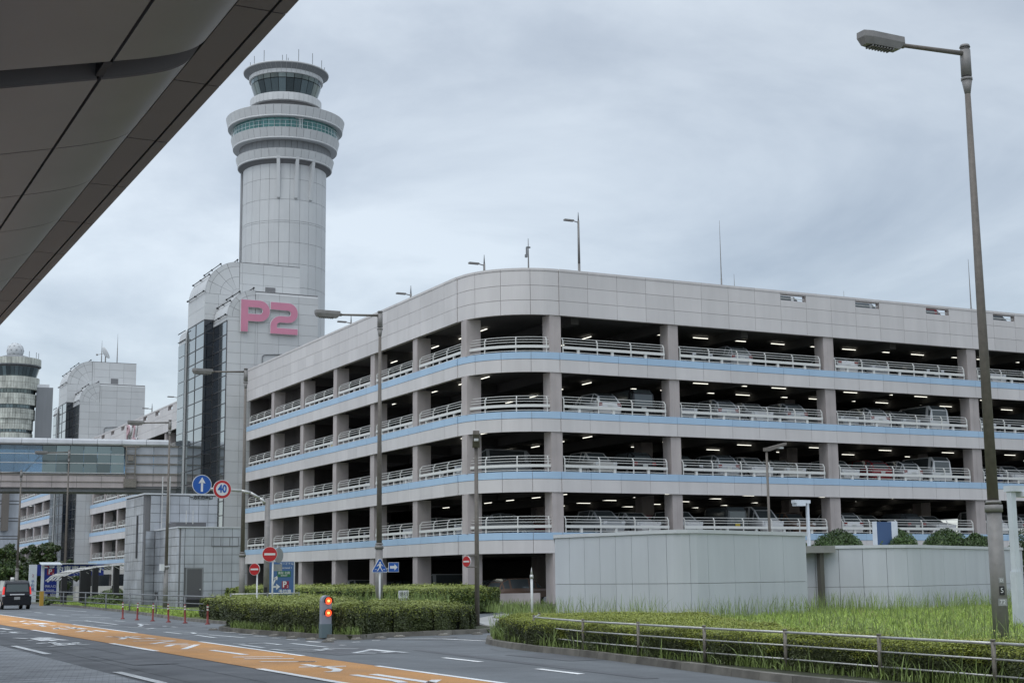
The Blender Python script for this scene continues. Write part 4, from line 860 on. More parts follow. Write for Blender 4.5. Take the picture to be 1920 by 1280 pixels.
s = MB(); s.lathe([(7.1, 104.95), (7.68, 104.9), (7.65, 105.8), (8.85, 106.7), (8.95, 106.85), (8.85, 106.98), (6, 107.2), (.01, 107.3)], TX, TY, 96); TP(s.build('roof', M['panel2']))
ring_panels(tower, ti, TX, TY, 7.72, 105.72, 8.86, 106.66, 28, A0, A1, M['greyd'], 'eave_panel', .06, .04)
for az in (-8, 15, 37):      # fins under the lowest ring
    t = aa+R(az) if az != 0 else aa
    s = MB(); s.box(8.6, 9.0, -.36, .36, 81.0, 85.9); s.v = [(8.5, -.33, 78.0), (8.95, -.33, 78.0), (9.85, -.33, 87.0), (8.2, -.33, 87.0), (8.5, .33, 78.0), (8.95, .33, 78.0), (9.85, .33, 87.0), (8.2, .33, 87.0)]
    s.f = [(0, 1, 2, 3), (7, 6, 5, 4), (1, 5, 6, 2), (0, 4, 5, 1), (0, 3, 7, 4)]; s.m = [0]*5; s.sm = [False]*5
    me = s.mesh('fin', M['panel2']); me.transform(Matrix.Translation((TX, TY, 0)) @ Matrix.Rotation(t, 4, 'Z')); TP(obj('fin', me))
for az, h, rr in ((-80, 1.6, 7.6), (-58, 1.9, 7.8), (-35, 2.3, 8.0), (-8, 1.8, 6), (4, 1.6, 5), (18, 2.4, 8), (42, 2.3, 8), (66, 1.9, 8), (84, 1.4, 8), (160, 1.6, 7)):
    t = aa+R(az); s = MB(); s.tube((TX+rr*math.cos(t), TY+rr*math.sin(t), 106.9), (TX+rr*math.cos(t), TY+rr*math.sin(t), 106.9+h*1.25), .07, n=5); TP(s.build('roof_rod', M['greyd']))
s = MB(); s.tube((TX, TY, 107.2), (TX, TY, 111.5), .12, .05, n=6); TP(s.build('antenna', M['greyd']))
s = MB()
for dx_ in (-1.6, -1.0, .8, 1.4): s.tube((TX+dx_, TY-3, 107.1), (TX+dx_+.3, TY-3, 108.6), .07, n=5); s.box(TX+dx_-.2, TX+dx_+.2, TY-3.2, TY-2.9, 107.7, 108.1)
TP(s.build('aerial_frame', M['white']))

OX, OY = 62.5, 445.6; k2 = .1735
old = thing('old_control_tower', 'older stained control tower with a white radome ball at the left edge', 'control tower', (OX, OY, 0)); oi = Matrix.Translation((-OX, -OY, 0))
def OP(o): o.parent = old; o.matrix_parent_inverse = oi; return o
B0, B1 = frontarc(OX, OY, R(100)); ao = math.atan2(-OY, -OX)
s = MB(); s.lathe([(5.5, 0), (5.5, 48), (5.9, 48.6), (5.9, 57.0), (6.4, 57.3), (6.1, 61), (6.7, 64)], OX, OY, 56); OP(s.build('shaft', M['dkjoint']))
for zb, zt, r, rws in ((45.6, 48.5, 5.8, 2), (48.7, 51.4, 6.25, 2), (52.8, 55.8, 6.65, 2), (57.3, 60.7, 7.15, 2), (38, 44.4, 5.8, 3)):
    for q in range(rws): ring_panels(old, oi, OX, OY, r, zb+(zt-zb)*q/rws, r, zb+(zt-zb)*(q+1)/rws, 30, B0, B1, M['stained'], 'ring_panel', .09)
    s = MB(); s.lathe([(r-.9, zb-.25), (r+.05, zb-.2), (r+.05, zb), (r-.2, zb+.02), (r-.2, zt), (r-1, zt+.1)], OX, OY, 56); OP(s.build('ring_ledge', M['stained']))
ring_panels(old, oi, OX, OY, 5.65, 44.5, 5.65, 45.5, 22, B0, B1, M['cab'], 'window_pane', .2)
ring_panels(old, oi, OX, OY, 6.05, 51.5, 6.05, 52.6, 22, B0, B1, M['cab'], 'window_pane', .1)
ring_panels(old, oi, OX, OY, 6.15, 55.9, 6.2, 57.1, 22, B0, B1, M['cab'], 'window_pane', .1)
ring_panels(old, oi, OX, OY, 6.2, 60.8, 7.0, 63.6, 20, B0, B1, M['cab'], 'cab_window', .1)
ring_panels(old, oi, OX, OY, 7.45, 64.3, 7.45, 66.3, 26, B0, B1, M['stained'], 'roof_panel', .08)
s = MB(); s.lathe([(6.9, 64.0), (7.4, 64.0), (7.55, 64.25), (7.3, 64.3), (7.3, 66.3), (5, 66.5), (3.6, 67.2), (2.2, 67.6), (.01, 67.7)], OX, OY, 56); OP(s.build('roof', M['greyd']))
bm = bmesh.new(); bmesh.ops.create_icosphere(bm, subdivisions=3, radius=2.45)
me = bpy.data.meshes.new('radome'); bm.to_mesh(me); bm.free(); me.materials.append(M['radome']); me.transform(Matrix.Translation((OX, OY, 68.9))); OP(obj('radome', me))
s = MB(); bm = bmesh.new(); bmesh.ops.create_icosphere(bm, subdivisions=2, radius=2.49)
for e_ in bm.edges: s.tube(e_.verts[0].co+Vector((OX, OY, 68.9)), e_.verts[1].co+Vector((OX, OY, 68.9)), .035, n=4, caps=False)
bm.free(); OP(s.build('radome_seam', M['greyd']))
lv_ = Vector((math.cos(ao+PI/2), math.sin(ao+PI/2)))     # to the right as seen from here
px_, py_ = OX+lv_.x*8.7, OY+lv_.y*8.7
s = MB(); s.box(-2.3, 2.3, -3, 3, 0, 58.0); me = s.mesh('lift_shaft', M['greyd']); me.transform(Matrix.Translation((px_, py_, 0)) @ Matrix.Rotation(ao+PI/2, 4, 'Z')); OP(obj('lift_shaft', me))
s = MB(); s.box(-2.2, 1.2, -2.9, -2.8, 58.0, 58.9); s.box(-2.2, 1.2, 2.8, 2.9, 58, 58.9); me = s.mesh('roof_rail', M['white']); me.transform(Matrix.Translation((px_, py_, 0)) @ Matrix.Rotation(ao+PI/2, 4, 'Z')); OP(obj('roof_rail', me))
for az in (-40, 35, 60, 75): t = ao+R(az); s = MB(); s.tube((OX+6.8*math.cos(t), OY+6.8*math.sin(t), 66.3), (OX+6.8*math.cos(t), OY+6.8*math.sin(t), 68.2), .08, n=5); OP(s.build('roof_rod', M['greyd']))

# grey clad block behind, below the footbridge
fb = thing('distant_terminal_block', 'plain grey panelled building with dark bands behind the trees at the left edge', 'building', (30, 330, 0)); fi = Matrix.Translation((-30, -330, 0))
def FP(o): o.parent = fb; o.matrix_parent_inverse = fi; return o
s = MB(); s.box(5, 48.6, 330.1, 350, 0, 23); FP(s.build('wall', M['dkjoint']))
zz = [23, 18.9, 18.2, 15.2, 14.6, 11.4, 10.8, 7, 3]
for z1, z0 in zip(zz, zz[1:]):
    for k in range(9): s = MB(); s.box(8+4.5*k+.06, 8+4.5*(k+1)-.06, 330, 330.15, z0+.12, z1-.12); FP(s.build('wall_panel', M['tile']))
s = MB(); s.box(44.8, 46.2, 328.6, 329.9, 12.5, 23); FP(s.build('pier', M['lampb']))

# ------------------------------------------------------------------ footbridge over the road
M['bglass'] = mat('bridge_glass', (.45, .66, .85), .06, trans=.85, metal=0, spec=.9)
bx0, bx1 = -12.0, 33.0; YB, ROT = 131.0, R(-9.5)
br = thing('footbridge', 'enclosed glass footbridge with silver roof crossing the road to the garage core', 'footbridge', (33.0, YB, 0), ROT)
Lb = 46
def bpart(s, nm, mt): return s.build(nm, mt, br)
s = MB(); s.ext([(0.05, 13.55), (0, 13.72), (.05, 14.0), (.35, 14.22), (2, 14.42), (4.0, 14.22), (4.2, 13.55)], 'x', -Lb, -.9); bpart(s, 'roof', M['steel']) if False else None
for k in range(22):
    a, b = -.9-2.12*(k+1)+.015, -.9-2.12*k-.015
    s = MB(); s.ext([(-.15, 13.55), (-.2, 13.68), (-.14, 13.95), (.15, 14.12), (.9, 14.2), (4.4, 14.2), (4.4, 13.55)], 'x', a, b); bpart(s, 'roof_panel', mat('silver_roof', (.52, .53, .54), .35, metal=.45, nscale=1.5, namt=.1, rnd=.05))
s = MB(); s.box(-Lb, 0, .06, 4.3, 9.75, 11.05); s.box(-Lb, 0, .1, 4.3, 13.45, 13.6); bpart(s, 'deck', M['dkjoint'])
s = MB(); s.box(-Lb, 0, 4.15, 4.3, 11, 13.5); 
bpart(s, 'rear_wall', M['bglass'])
for k in range(34):      # window panes in the glazed stretch
    a, b = -4.9-1.16*(k+1)+.02, -4.9-1.16*k-.02
    for z0, z1 in ((11.12, 11.93), (11.98, 12.72), (12.77, 13.46)):
        s = MB(); s.box(a, b, .02, .05, z0, z1); bpart(s, 'window_pane', M['bglass'] if k > 5 else M['cab'])
s = MB()
for z in (11.09, 11.95, 12.745): s.box(-Lb, -4.9, -.01, .04, z-.03, z+.03)
bpart(s, 'mullion', M['steel'])
s = MB(); s.box(-Lb, -4.85, .4, .5, 11.1, 13.4); 
for k in range(10): s.box(-7-4.4*k, -6.7-4.4*k, .8, 1.0, 11.1, 13.5); s.tube((-7-4.4*k, .9, 13.4), (-9-4.4*k, .9, 11.1), .1, n=6)
s2 = MB()
for k in range(10): s2.box(-7-4.4*k, -6.7-4.4*k, .8, 1.0, 11.1, 13.5); s2.tube((-7-4.4*k, .9, 13.4), (-9-4.4*k, .9, 11.1), .1, n=6)
bpart(s2, 'truss', M['white'])
for k in range(3):       # grey panelled stretch next to the core
    a, b = [(-4.7, -2.35), (-2.35, -.15), (-.15, .9)][k]
    for z0, z1 in ((11.1, 11.85), (12.0, 12.65), (12.8, 13.5), (9.95, 10.35), (10.4, 10.98)): s = MB(); s.box(a+.02, b-.02, 0, .06, z0, z1); bpart(s, 'wall_panel', M['tile'] if z0 > 11 else M['conc'])
s = MB()
for z in (11.92, 12.72, 11.04, 13.53): s.box(-4.8, 1.0, -.09, .04, z-.06, z+.06)
bpart(s, 'sun_rail', M['rust'])
for k in range(20):      # side girder below the glass
    a, b = -4.7-2.1*(k+1), -4.7-2.1*k
    for z0, z1 in ((9.80, 10.28), (10.34, 10.85)): s = MB(); s.box(a+.015, b-.015, 0, .06, z0, z1); bpart(s, 'girder_panel', M['conc'])
s = MB(); s.box(-Lb, 1, -.06, .05, 10.28, 10.34); s.box(-Lb, -4.7, -.05, .05, 10.88, 10.96); bpart(s, 'girder_trim', M['rust'])
s = MB(); s.box(-Lb, .9, .3, 3.9, 9.45, 9.75); bpart(s, 'soffit', M['greyd'])
s = MB()
for x in (-4.75, -3.95): s.box(x-.05, x+.05, -.25, -.15, 10.0, 13.5)
for k in range(11): s.box(-4.75, -3.95, -.25, -.2, 10.2+.3*k, 10.24+.3*k)
s.box(-4.9, -3.8, -.3, -.02, 9.85, 10.6); s.box(-4.6, -4.1, -.3, -.05, 12.2, 12.6); s.tube((-5.0, -.2, 13.45), (-3.6, -.2, 13.45), .06, n=6); bpart(s, 'service_ladder', M['rust'])
for x in (-38,): s = MB(); s.box(x-.8, x+.8, .8, 3.2, 0, 9.5); bpart(s, 'pier', M['conc'])
for x in (-28.5, -1.5): s = MB(); s.box(x-.5, x+.5, 1.3, 2.9, 0, 9.5) if x > -5 else s.box(x-.35, x+.35, 2, 2.6, 7, 9.5); bpart(s, 'pier', M['lampb'])

# ------------------------------------------------------------------ canopy of the terminal over the camera
can = thing('terminal_canopy', 'dark terminal canopy soffit with curved edge panels filling the upper left corner', 'canopy', (0, 15, 8)); ci = Matrix.Translation((0, -15, -8))
def CP(o): o.parent = can; o.matrix_parent_inverse = ci; return o
PER = 2.765; y_first = 12.63
profile = [(-9.0, 4.70), (-6.0, 5.36), (-3.1, 6.03), (-.2, 6.73), (1.5, 7.14), (3.24, 7.565)]
_lp = [(3.28, 7.575), (3.6, 7.655), (3.85, 7.73), (4.05, 7.80), (4.2, 7.875), (4.32, 7.97), (4.40, 8.08), (4.46, 8.20), (4.50, 8.34)]
def _cr(p0, p1, p2, p3, t): return tuple(.5*((2*b)+(-a+c)*t+(2*a-5*b+4*c-d)*t*t+(-a+3*b-3*c+d)*t**3) for a, b, c, d in zip(p0, p1, p2, p3))
lip = [_cr(_lp[max(0, i-1)], _lp[i], _lp[i+1], _lp[min(8, i+2)], t/5) for i in range(8) for t in range(5)]+[_lp[-1]]
TH = .05
def ribbon(pts, y0, y1, nm, mt, th=TH, smooth=False):
    s = MB(); n = len(pts)
    for y in (y0, y1):
        for u, v in pts: s.v.append((u, y, v))
    for y in (y0, y1):
        for u, v in pts: s.v.append((u-.35*th, y, v+th))
    for i in range(n-1):
        s.f.append((i, n+i, n+i+1, i+1)); s.sm.append(smooth); s.f.append((2*n+i, 2*n+i+1, 3*n+i+1, 3*n+i)); s.sm.append(smooth)
        s.f.append((i, i+1, 2*n+i+1, 2*n+i)); s.sm.append(False); s.f.append((n+i, 3*n+i, 3*n+i+1, n+i+1)); s.sm.append(False)
    s.f += [(0, 2*n, 3*n, n), (n-1, 2*n-1, 4*n-1, 3*n-1)]; s.sm += [False]*2; s.m = [0]*len(s.f)
    return CP(s.build(nm, mt))
for k in range(-4, 16):
    y0 = y_first+PER*k; y1 = y0+PER
    # the wide expansion gap sits at y 16.6 .. 17.2
    a, b = y0+.012, y1-.012
    if k == 1: a, b = 15.4+.0+.0, 16.6     # short panel before the gap
    if k == 0: a, b = 12.65, 15.38
    if k == 1: a = 15.4
    if k == 2: a, b = 17.3, 20.45
    if k > 2: a, b = 20.47+PER*(k-3), 20.47+PER*(k-2)-.02
    if k < 0: a, b = 12.63+PER*k, 12.63+PER*(k+1)-.02
    if k == 1:
        continue
    if k == 0: a, b = 12.65, 16.6
    ribbon(lip, a, b-.015, 'lip_panel', M['soffit'])
    for (p, q) in zip(profile, profile[1:]):
        d = (q[0]-p[0]); 
        if q[0]-p[0] < 0: continue
    cut = [(-8.9, -6.04), (-6, -3.04), (-3, -.04), (0, 3.235)]
    def zf(x): return 7.565+(x-3.24)*.2445
    for x0, x1 in cut: ribbon([(x0, zf(x0)), (x1, zf(x1))], a, b-.015, 'soffit_panel', M['soffit'])
for k in range(16):
    y0 = 4.31*1.05+PER*1.05*k; PE2 = PER*1.05
    s = MB(); s.box(4.578, 5.003, y0+.015, y0+PE2-.015, 8.32, 8.37); CP(s.build('edge_strip', M['soffitd']))
    s = MB(); s.box(5.035, 5.208, y0+.015, y0+PE2-.015, 8.315, 8.37); CP(s.build('edge_strip', M['soffitd']))
s = MB(); s.ext([(-9, 5.4), (4.0, 8.6), (4.56, 8.7), (4.6, 8.38), (5.19, 8.38), (5.2, 8.75), (3, 9.2), (-9, 9.2)], 'y', 2, 50); CP(s.build('roof_body', M['gap']))
s = MB(); s.box(3.20, 3.29, 16.7, 17.27, 7.6, 8.2); CP(s.build('gap_stiffener', M['dark']))
pr_ = [(-8.9, zf(-8.9)), (0, zf(0)), (3.22, zf(3.22))]
for prf in (pr_, lip):
    s = MB()
    for p, q in zip(prf, prf[1:]): s.quad([(p[0], 17.29, p[1]+.02), (q[0], 17.29, q[1]+.02), (q[0], 17.24, q[1]+.62), (p[0], 17.24, p[1]+.62)])
    CP(s.build('gap_return', M['soffitd']))

# ------------------------------------------------------------------ street lamps
def street_lamp(x, y, h, label, sc=1.0, arm=2.75, first=[None]):
    t = thing('street_lamp', label, 'street lamp', (x, y, 0.1), 0, 'tall single arm street lamps along the road')
    k = sc; H = h-.1
    s = MB(); s.tube((0, 0, -.1), (0, 0, 2.75*k), .165*k, .155*k, n=20); s.build('sleeve', M['lampg'], t)
    s = MB(); s.tube((0, 0, 2.75*k), (0, 0, 2.90*k), .185*k, .185*k, n=20); s.tube((0, 0, 2.93*k), (0, 0, 2.99*k), .17*k, .15*k, n=20); s.build('collar', M['lampg'], t)
    s = MB(); s.tube((0, 0, 2.9*k), (0, 0, H-1.0*k), .118*k, .062*k, n=16); s.build('pole', M['lampb'], t)
    s = MB(); s.tube((0, 0, H-1.15*k), (0, 0, H-.82*k), .06*k, .115*k, n=16); s.tube((0, 0, H-.82*k), (0, 0, H-.76*k), .125*k, n=16); s.tube((0, 0, H-.72*k), (0, 0, H-.12*k), .115*k, n=16); s.tube((0, 0, H-.10*k), (0, 0, H-.07*k), .10*k, n=16); s.tube((0, 0, H-.06*k), (0, 0, H), .12*k, .10*k, n=16); s.build('pole_cap', M['lampg'], t)
    s = MB(); s.tube((0, 0, H-.2*k), (-1.88*k, 0, H-.30*k), .055*k, .045*k, n=10); s.tube((-1.78*k, 0, H-.295*k), (-1.92*k, 0, H-.302*k), .07*k, n=10); s.build('arm', M['lampb'], t)
    # lamp head: tapered tray with sloping ends
    zc = H-.30*k; L0, L1 = -1.88*k, -2.96*k; s = MB()
    up = [(L0, .16), (L0, -.16), (L1+.2*k, -.17), (L1, -.12), (L1, .12), (L1+.2*k, .17)]
    s.v = [(x_, y_*k, zc+.13*k) for x_, y_ in up]+[(x_, y_*k*1.05, zc+.0*k) for x_, y_ in up]+[(x_*1 + (.08*k if x_ < -2.2*k else -.1*k), y_*k*.75, zc-.15*k) for x_, y_ in up]
    s.f = [(0, 5, 4, 3, 2, 1), (12, 13, 14, 15, 16, 17)]
    for q in range(2):
        for i in range(6): j = (i+1) % 6; s.f.append((q*6+i, q*6+j, q*6+6+j, q*6+6+i))
    s.m = [0]*len(s.f); s.sm = [False]*len(s.f); hd = s.build('lamp_head', M['lampg'], t)
    s = MB(); s.box(-2.75*k, -2.15*k, -.10*k, .10*k, zc-.165*k, zc-.148*k); s.build('lens', M['dark'], hd)
    s = MB()
    for i in range(8): s.box((-2.74+.08*i)*k, (-2.71+.08*i)*k, -.115*k, .115*k, zc-.19*k, zc-.16*k)
    s.build('lens_fins', M['lampg'], hd)
    return t
lr = street_lamp(23.09, 23.05, 13.15, 'nearest tall bronze street lamp with numbered stickers by the right edge')
street_lamp(23.3, 58.42, 13.1, 'street lamp in the middle rising from the hedges in front of the garage')
street_lamp(23.04, 77.58, 13.1, 'street lamp right of the tiled building, its arm crossing the glazed core')
street_lamp(19.5, 79.9, 10.35, 'smaller looking street lamp before the tiled building, white box on its pole', .78)
street_lamp(22.7, 128, 12.7, 'distant street lamp in front of the footbridge glass', .95)
street_lamp(18.86, 128, 10.9, 'farthest street lamp, cut by the left edge below the footbridge', .9)
s = MB(); s.box(-.36, -.13, -.18, .02, 2.05, 2.4); s.box(-.13, .16, -.15, -.12, 2.25, 2.3); 
lamp4 = [o for o in bpy.data.objects if o.get('label', '').startswith('smaller looking')][0]; s.build('control_box', M['white'], lamp4)
# stickers on the nearest lamp
for z, w_, h_, tx in ((1.33, .11, .11, 'D'), (1.12, .11, .18, '5'), (.88, .19, .15, '72')):
    a = math.atan2(-23.05, -23.09)+R(22); ux, uy = math.cos(a), math.sin(a)
    s = MB(); s.box(-w_/2, w_/2, -.006, 0, z-h_/2, z+h_/2); st = s.mesh('sticker', M['dark'] if tx == '5' else M['sback'])
    T = Matrix.Translation((ux*.168, uy*.168, 0)) @ Matrix.Rotation(a+PI/2, 4, 'Z'); st.transform(T); so_ = obj('sticker', st, lr)
    tm = text_mesh(tx, h_*.8 if tx != '72' else .13, M['white'], depth=.002); tm.transform(T @ Matrix.Translation((0, -.009, z)) @ FACE_S); obj('sticker_figure', tm, so_)
# slim pole lamps nearer the garage
def slim_lamp(x, y, h, rz, label, mt, hl=1.3):
    t = thing('slim_lamp', label, 'lamp post', (x, y, 0), rz)
    s = MB(); s.tube((0, 0, 0), (0, 0, h-.15), .08, .06, n=10); s.build('pole', M[mt], t)
    s = MB(); s.v = [(-.12, -.12, h-.25), (.12, -.12, h-.25), (hl, -.1, h+.12), (hl, .1, h+.12), (.12, .12, h-.25), (-.12, .12, h-.25), (-.12, -.12, h-.08), (.12, -.12, h-.05), (hl, -.1, h+.24), (hl, .1, h+.24), (.12, .12, h-.05), (-.12, .12, h-.08)]
    s.f = [(0, 5, 4, 1), (1, 4, 3, 2), (6, 7, 10, 11), (7, 8, 9, 10), (0, 1, 7, 6), (1, 2, 8, 7), (2, 3, 9, 8), (3, 4, 10, 9), (4, 5, 11, 10), (5, 0, 6, 11)]; s.m = [0]*10; s.sm = [False]*10; hd = s.build('lamp_head', M[mt], t)
    s = MB(); s.box(hl*.45, hl*.85, -.07, .07, h-.08, h-.0); s.build('lens', M['steel'], hd); return t
slim_lamp(20.1, 42.1, 5.95, R(-115), 'slim brown lamp post at the end of the middle hedge carrying a no entry disc', 'lampb', .55)
slim_lamp(44.91, 60, 8.0, R(8), 'brown lamp post behind the first grey enclosure with its head raised to the right', 'lampb', 1.35)
def square_lamp(x, y, h, label, side, w_=.12, hl=1.0):
    t = thing('square_lamp', label, 'lamp post', (x, y, 0)); s = MB(); s.box(-w_, w_, -w_, w_, 0, h*.42); s.box(-w_*.75, w_*.75, -w_*.75, w_*.75, h*.42, h); s.build('pole', M['lampw'], t)
    s = MB(); a, b = (0, hl) if side > 0 else (-hl, 0); s.box(a-w_, b+w_, -.16, .16, h-.04, h+.12); s.box(a+(.25 if side > 0 else 0), b-(0 if side > 0 else .25), -.2, .2, h-.18, h-.04); s.build('lamp_head', M['lampw'], t)
square_lamp(47.34, 60, 5.2, 'white square lamp post between the two grey enclosures, head to the left', -1, .085, .8)
square_lamp(30.94, 30.2, 3.85, 'white square lamp post at the far right edge, head cut by the frame', 1, .115, 1.1)

# ------------------------------------------------------------------ grey enclosures, tiled building
def wall_run(root, inv, pts, z0, z1, zj, mt, pw, name='wall_panel', th=.06):
    """panels along a plan polyline; zj = height of the horizontal joint"""
    P = [Vector(p) for p in pts]; dist = [0]
    for i in range(len(P)-1): dist.append(dist[-1]+(P[i+1]-P[i]).length)
    def at(d):
        for i in range(len(P)-1):
            if dist[i+1] >= d-1e-6: return P[i].lerp(P[i+1], (d-dist[i])/max(1e-6, dist[i+1]-dist[i]))
        return P[-1]
    n = max(1, round(dist[-1]/pw)); 
    for i in range(n):
        d0, d1 = dist[-1]*i/n+.008, dist[-1]*(i+1)/n-.008; mids = [at(d0+(d1-d0)*j/3) for j in range(4)]
        for a, b in zip([z0]+zj, zj+[z1]):
            s = MB(); 
            nrm = [(mids[min(3, j+1)]-mids[max(0, j-1)]).normalized() for j in range(4)]; off = [Vector((-v.y, v.x))*th for v in nrm]
            for zz in (a+.008, b-.008):
                for j in range(4): s.v.append((*mids[j], zz))
                for j in range(4): s.v.append((*(mids[j]+off[j]), zz))
            for j in range(3): s.f += [(j, j+1, 8+j+1, 8+j), (4+j, 12+j, 12+j+1, 4+j+1), (8+j, 8+j+1, 12+j+1, 12+j), (j, 4+j, 5+j, j+1)]
            s.f += [(0, 8, 12, 4), (3, 7, 15, 11)]; s.m = [0]*len(s.f); s.sm = [False]*len(s.f)
            o = s.build(name, M[mt]); o.parent = root; o.matrix_parent_inverse = inv
def curve_corner(a, c, b, r, n=5):
    """points a -> rounded corner near c -> b"""
    A_, C_, B_ = Vector(a), Vector(c), Vector(b); p = C_+(A_-C_).normalized()*r; q = C_+(B_-C_).normalized()*r
    return [tuple(A_)]+[tuple((p*(1-t)**2+C_*2*t*(1-t)+q*t*t)) for t in [i/n for i in range(n+1)]]+[tuple(B_)]
def enclosure(pts, closing, h, zj, label, pws):
    c = pts[0]; root = thing('grey_enclosure', label, 'enclosure', (*c, 0)); inv = Matrix.Translation((-c[0], -c[1], 0))
    wall_run(root, inv, pts[:7], 0, h-.13, zj, 'box', pws[0]); wall_run(root, inv, pts[6:], 0, h-.13, zj, 'box', pws[1])
    poly = list(pts)+closing
    s = MB(); s.prism([(x, y) for x, y in [(p[0]+.0, p[1]+.0) for p in inset_poly(poly, .07)]], 0, h-.14); o = s.build('inner_shell', M['dkjoint']); o.parent = root; o.matrix_parent_inverse = inv
    # coping along the outline, in lengths
    P = [Vector(p) for p in poly]; 
    s = MB(); q = inset_poly(poly, -.05); s.prism(q, h-.13, h); o = s.build('coping', M['boxcap']); o.parent = root; o.matrix_parent_inverse = inv
    return root, inv
p1 = curve_corner((27.2, 50.0), (28.59, 43.16), (36.29, 46.19), 1.5)
e1r, e1i = enclosure(p1, [(36.1, 54), (31.6, 58)], 3.2, [1.32], 'nearer light grey panelled enclosure with a rounded corner in front of the garage', (.88, 1.86))
p2 = curve_corner((39.2, 50.9), (42.55, 47.6), (55.4, 53.6), 1.6)
e2r, e2i = enclosure(p2, [(55.4, 62), (48.5, 62)], 2.78, [1.05], 'lower light grey panelled enclosure to the right, behind the tall lamp post', (.98, 2.3))
s = MB(); s.prism([(38.9, 49.95), (39.8, 49.5), (40.35, 49.4), (40.35, 50.0), (39.2, 51.0)], 2.48, 2.77); o = s.build('side_awning', mat('awning_grey', (.28, .28, .26), .6, nscale=2)); o.parent = e2r; o.matrix_parent_inverse = e2i
s = MB(); s.box(39.78, 39.98, 49.72, 49.95, 0, 2.5); o = s.build('awning_post', mat('post_brown', (.10, .095, .08), .6)); o.parent = e2r; o.matrix_parent_inverse = e2i

tb = thing('tiled_building', 'stepped grey tiled service building with a steel door beside the road', 'building', (21.17, 84, 0)); tbi = Matrix.Translation((-21.17, -84, 0))
def TB(o): o.parent = tb; o.matrix_parent_inverse = tbi; return o
def tile_wall(fn, u0, u1, z0, z1, tu, tz, mt, skip=None, name='tile'):
    nu = round((u1-u0)/tu); nz = round((z1-z0)/tz); tu = (u1-u0)/nu; tz = (z1-z0)/nz
    for i in range(nu):
        for j in range(nz):
            a, b, c, d = u0+tu*i+.012, u0+tu*(i+1)-.012, z0+tz*j+.012, z0+tz*(j+1)-.012
            if skip and skip((a+b)/2, (c+d)/2): continue
            s = MB(); fn(s, a, b, c, d); TB(s.build(name, M[mt]))
s = MB(); s.box(21.25, 24.85, 84.06, 89.8, 0, 4.62); s.box(20.55, 25.0, 89.8, 95, 0, 6.78); s.box(20.55, 25.0, 89.76, 95.0, 6.78, 6.80); TB(s.build('wall', M['dkjoint']))
tile_wall(lambda s, a, b, c, d: s.box(a, b, 84, 84.05, c, d), 21.55, 24.88, 0, 4.6, .56, .51, 'tile', lambda u, z: 21.70 < u < 22.62 and z < 2.4)
s = MB(); s.box(21.57, 22.10, 84, 84.05, 2.34, 2.54); s.box(22.12, 22.67, 84, 84.05, 2.34, 2.54); TB(s.build('tile', M['tile']))
tile_wall(lambda s, a, b, c, d: s.box(21.17, 21.22, a, b, c, d), 84.36, 89.8, 0, 4.6, .68, .51, 'tiled')
for j in range(9):     # quarter round corner tiles
    s = MB(); z0, z1 = j*.511+.012, (j+1)*.511-.012
    for k in range(5):
        t0, t1 = PI+PI/2*k/5, PI+PI/2*(k+1)/5; f = lambda t, z: (21.53+.36*math.cos(t), 84.36+.36*math.sin(t), z); s.quad([f(t0, z0), f(t1, z0), f(t1, z1), f(t0, z1)], True)
    TB(s.build('corner_tile', M['tile']))
tile_wall(lambda s, a, b, c, d: s.box(a, b, 89.7, 89.75, c, d), 20.85, 25.0, 4.6, 6.75, .56, .54, 'tile')
tile_wall(lambda s, a, b, c, d: s.box(20.5, 20.55, a, b, c, d), 90.05, 95, 0, 6.75, .62, .54, 'tiled', lambda u, z: False)
tile_wall(lambda s, a, b, c, d: s.box(a, b, 89.7, 89.75, c, d), 20.6, 21.15, 0, 4.6, .55, .51, 'tiled')
s = MB(); s.box(21.12, 24.92, 83.95, 89.7, 4.6, 4.68); s.box(20.45, 25.05, 89.65, 95.05, 6.8, 6.9); TB(s.build('coping', M['boxcap']))
s = MB(); s.box(21.72, 22.58, 84.0, 84.05, .12, 2.26); dr = TB(s.build('door', M['door'])); s = MB(); s.tube((22.48, 83.94, 1.1), (22.48, 84.0, 1.1), .04); TB(s.build('door_handle', M['steel']))
s = MB(); s.box(21.64, 22.66, 84.0, 84.04, .1, .12); s.box(21.64, 21.72, 83.99, 84.05, 0, 2.33); s.box(22.58, 22.66, 83.99, 84.05, 0, 2.33); s.box(21.72, 22.58, 83.99, 84.05, 2.26, 2.33); TB(s.build('door_frame', M['greyd']))
s = MB(); s.box(20.46, 20.5, 91.4, 91.7, 3.0, 5.6); TB(s.build('slot_window', M['dark']))
s = MB(); s.box(23.1, 24.7, 83.985, 84.0, 3.52, 3.56); s.box(23.1, 24.7, 83.985, 84, 4.06, 4.1)
for x in (23.1, 23.63, 24.16, 24.68): s.box(x, x+.03, 83.985, 84, 3.56, 4.06)
TB(s.build('hatch_frame', M['dkjoint']))
s = MB(); s.box(21.5, 23.3, 86, 88, 4.68, 5.0); TB(s.build('roof_hatch', M['door']))
s = MB()
for x in (22.1, 22.5): s.tube((x, 86, 4.9), (x, 86, 5.7), .025, n=5)
for x in (21.5, 21.95): s.tube((x, 89.5, 4.6), (x, 89.5, 7.9), .035, n=6)
for k in range(9): s.tube((21.5, 89.5, 4.8+.32*k), (21.95, 89.5, 4.8+.32*k), .018, n=4)
TB(s.build('roof_ladder', M['steel']))
s = MB(); s.box(20.47, 20.5, 89.95, 90.6, 0, 0); 
s = MB(); s.box(21.14, 21.17, 88.6, 89.3, .55, .95); TB(s.build('wall_vent', M['dark']))
s = MB(); s.box(21.6, 22.9, 83.5, 83.98, .0, .55); TB(s.build('door_step', M['dark']))

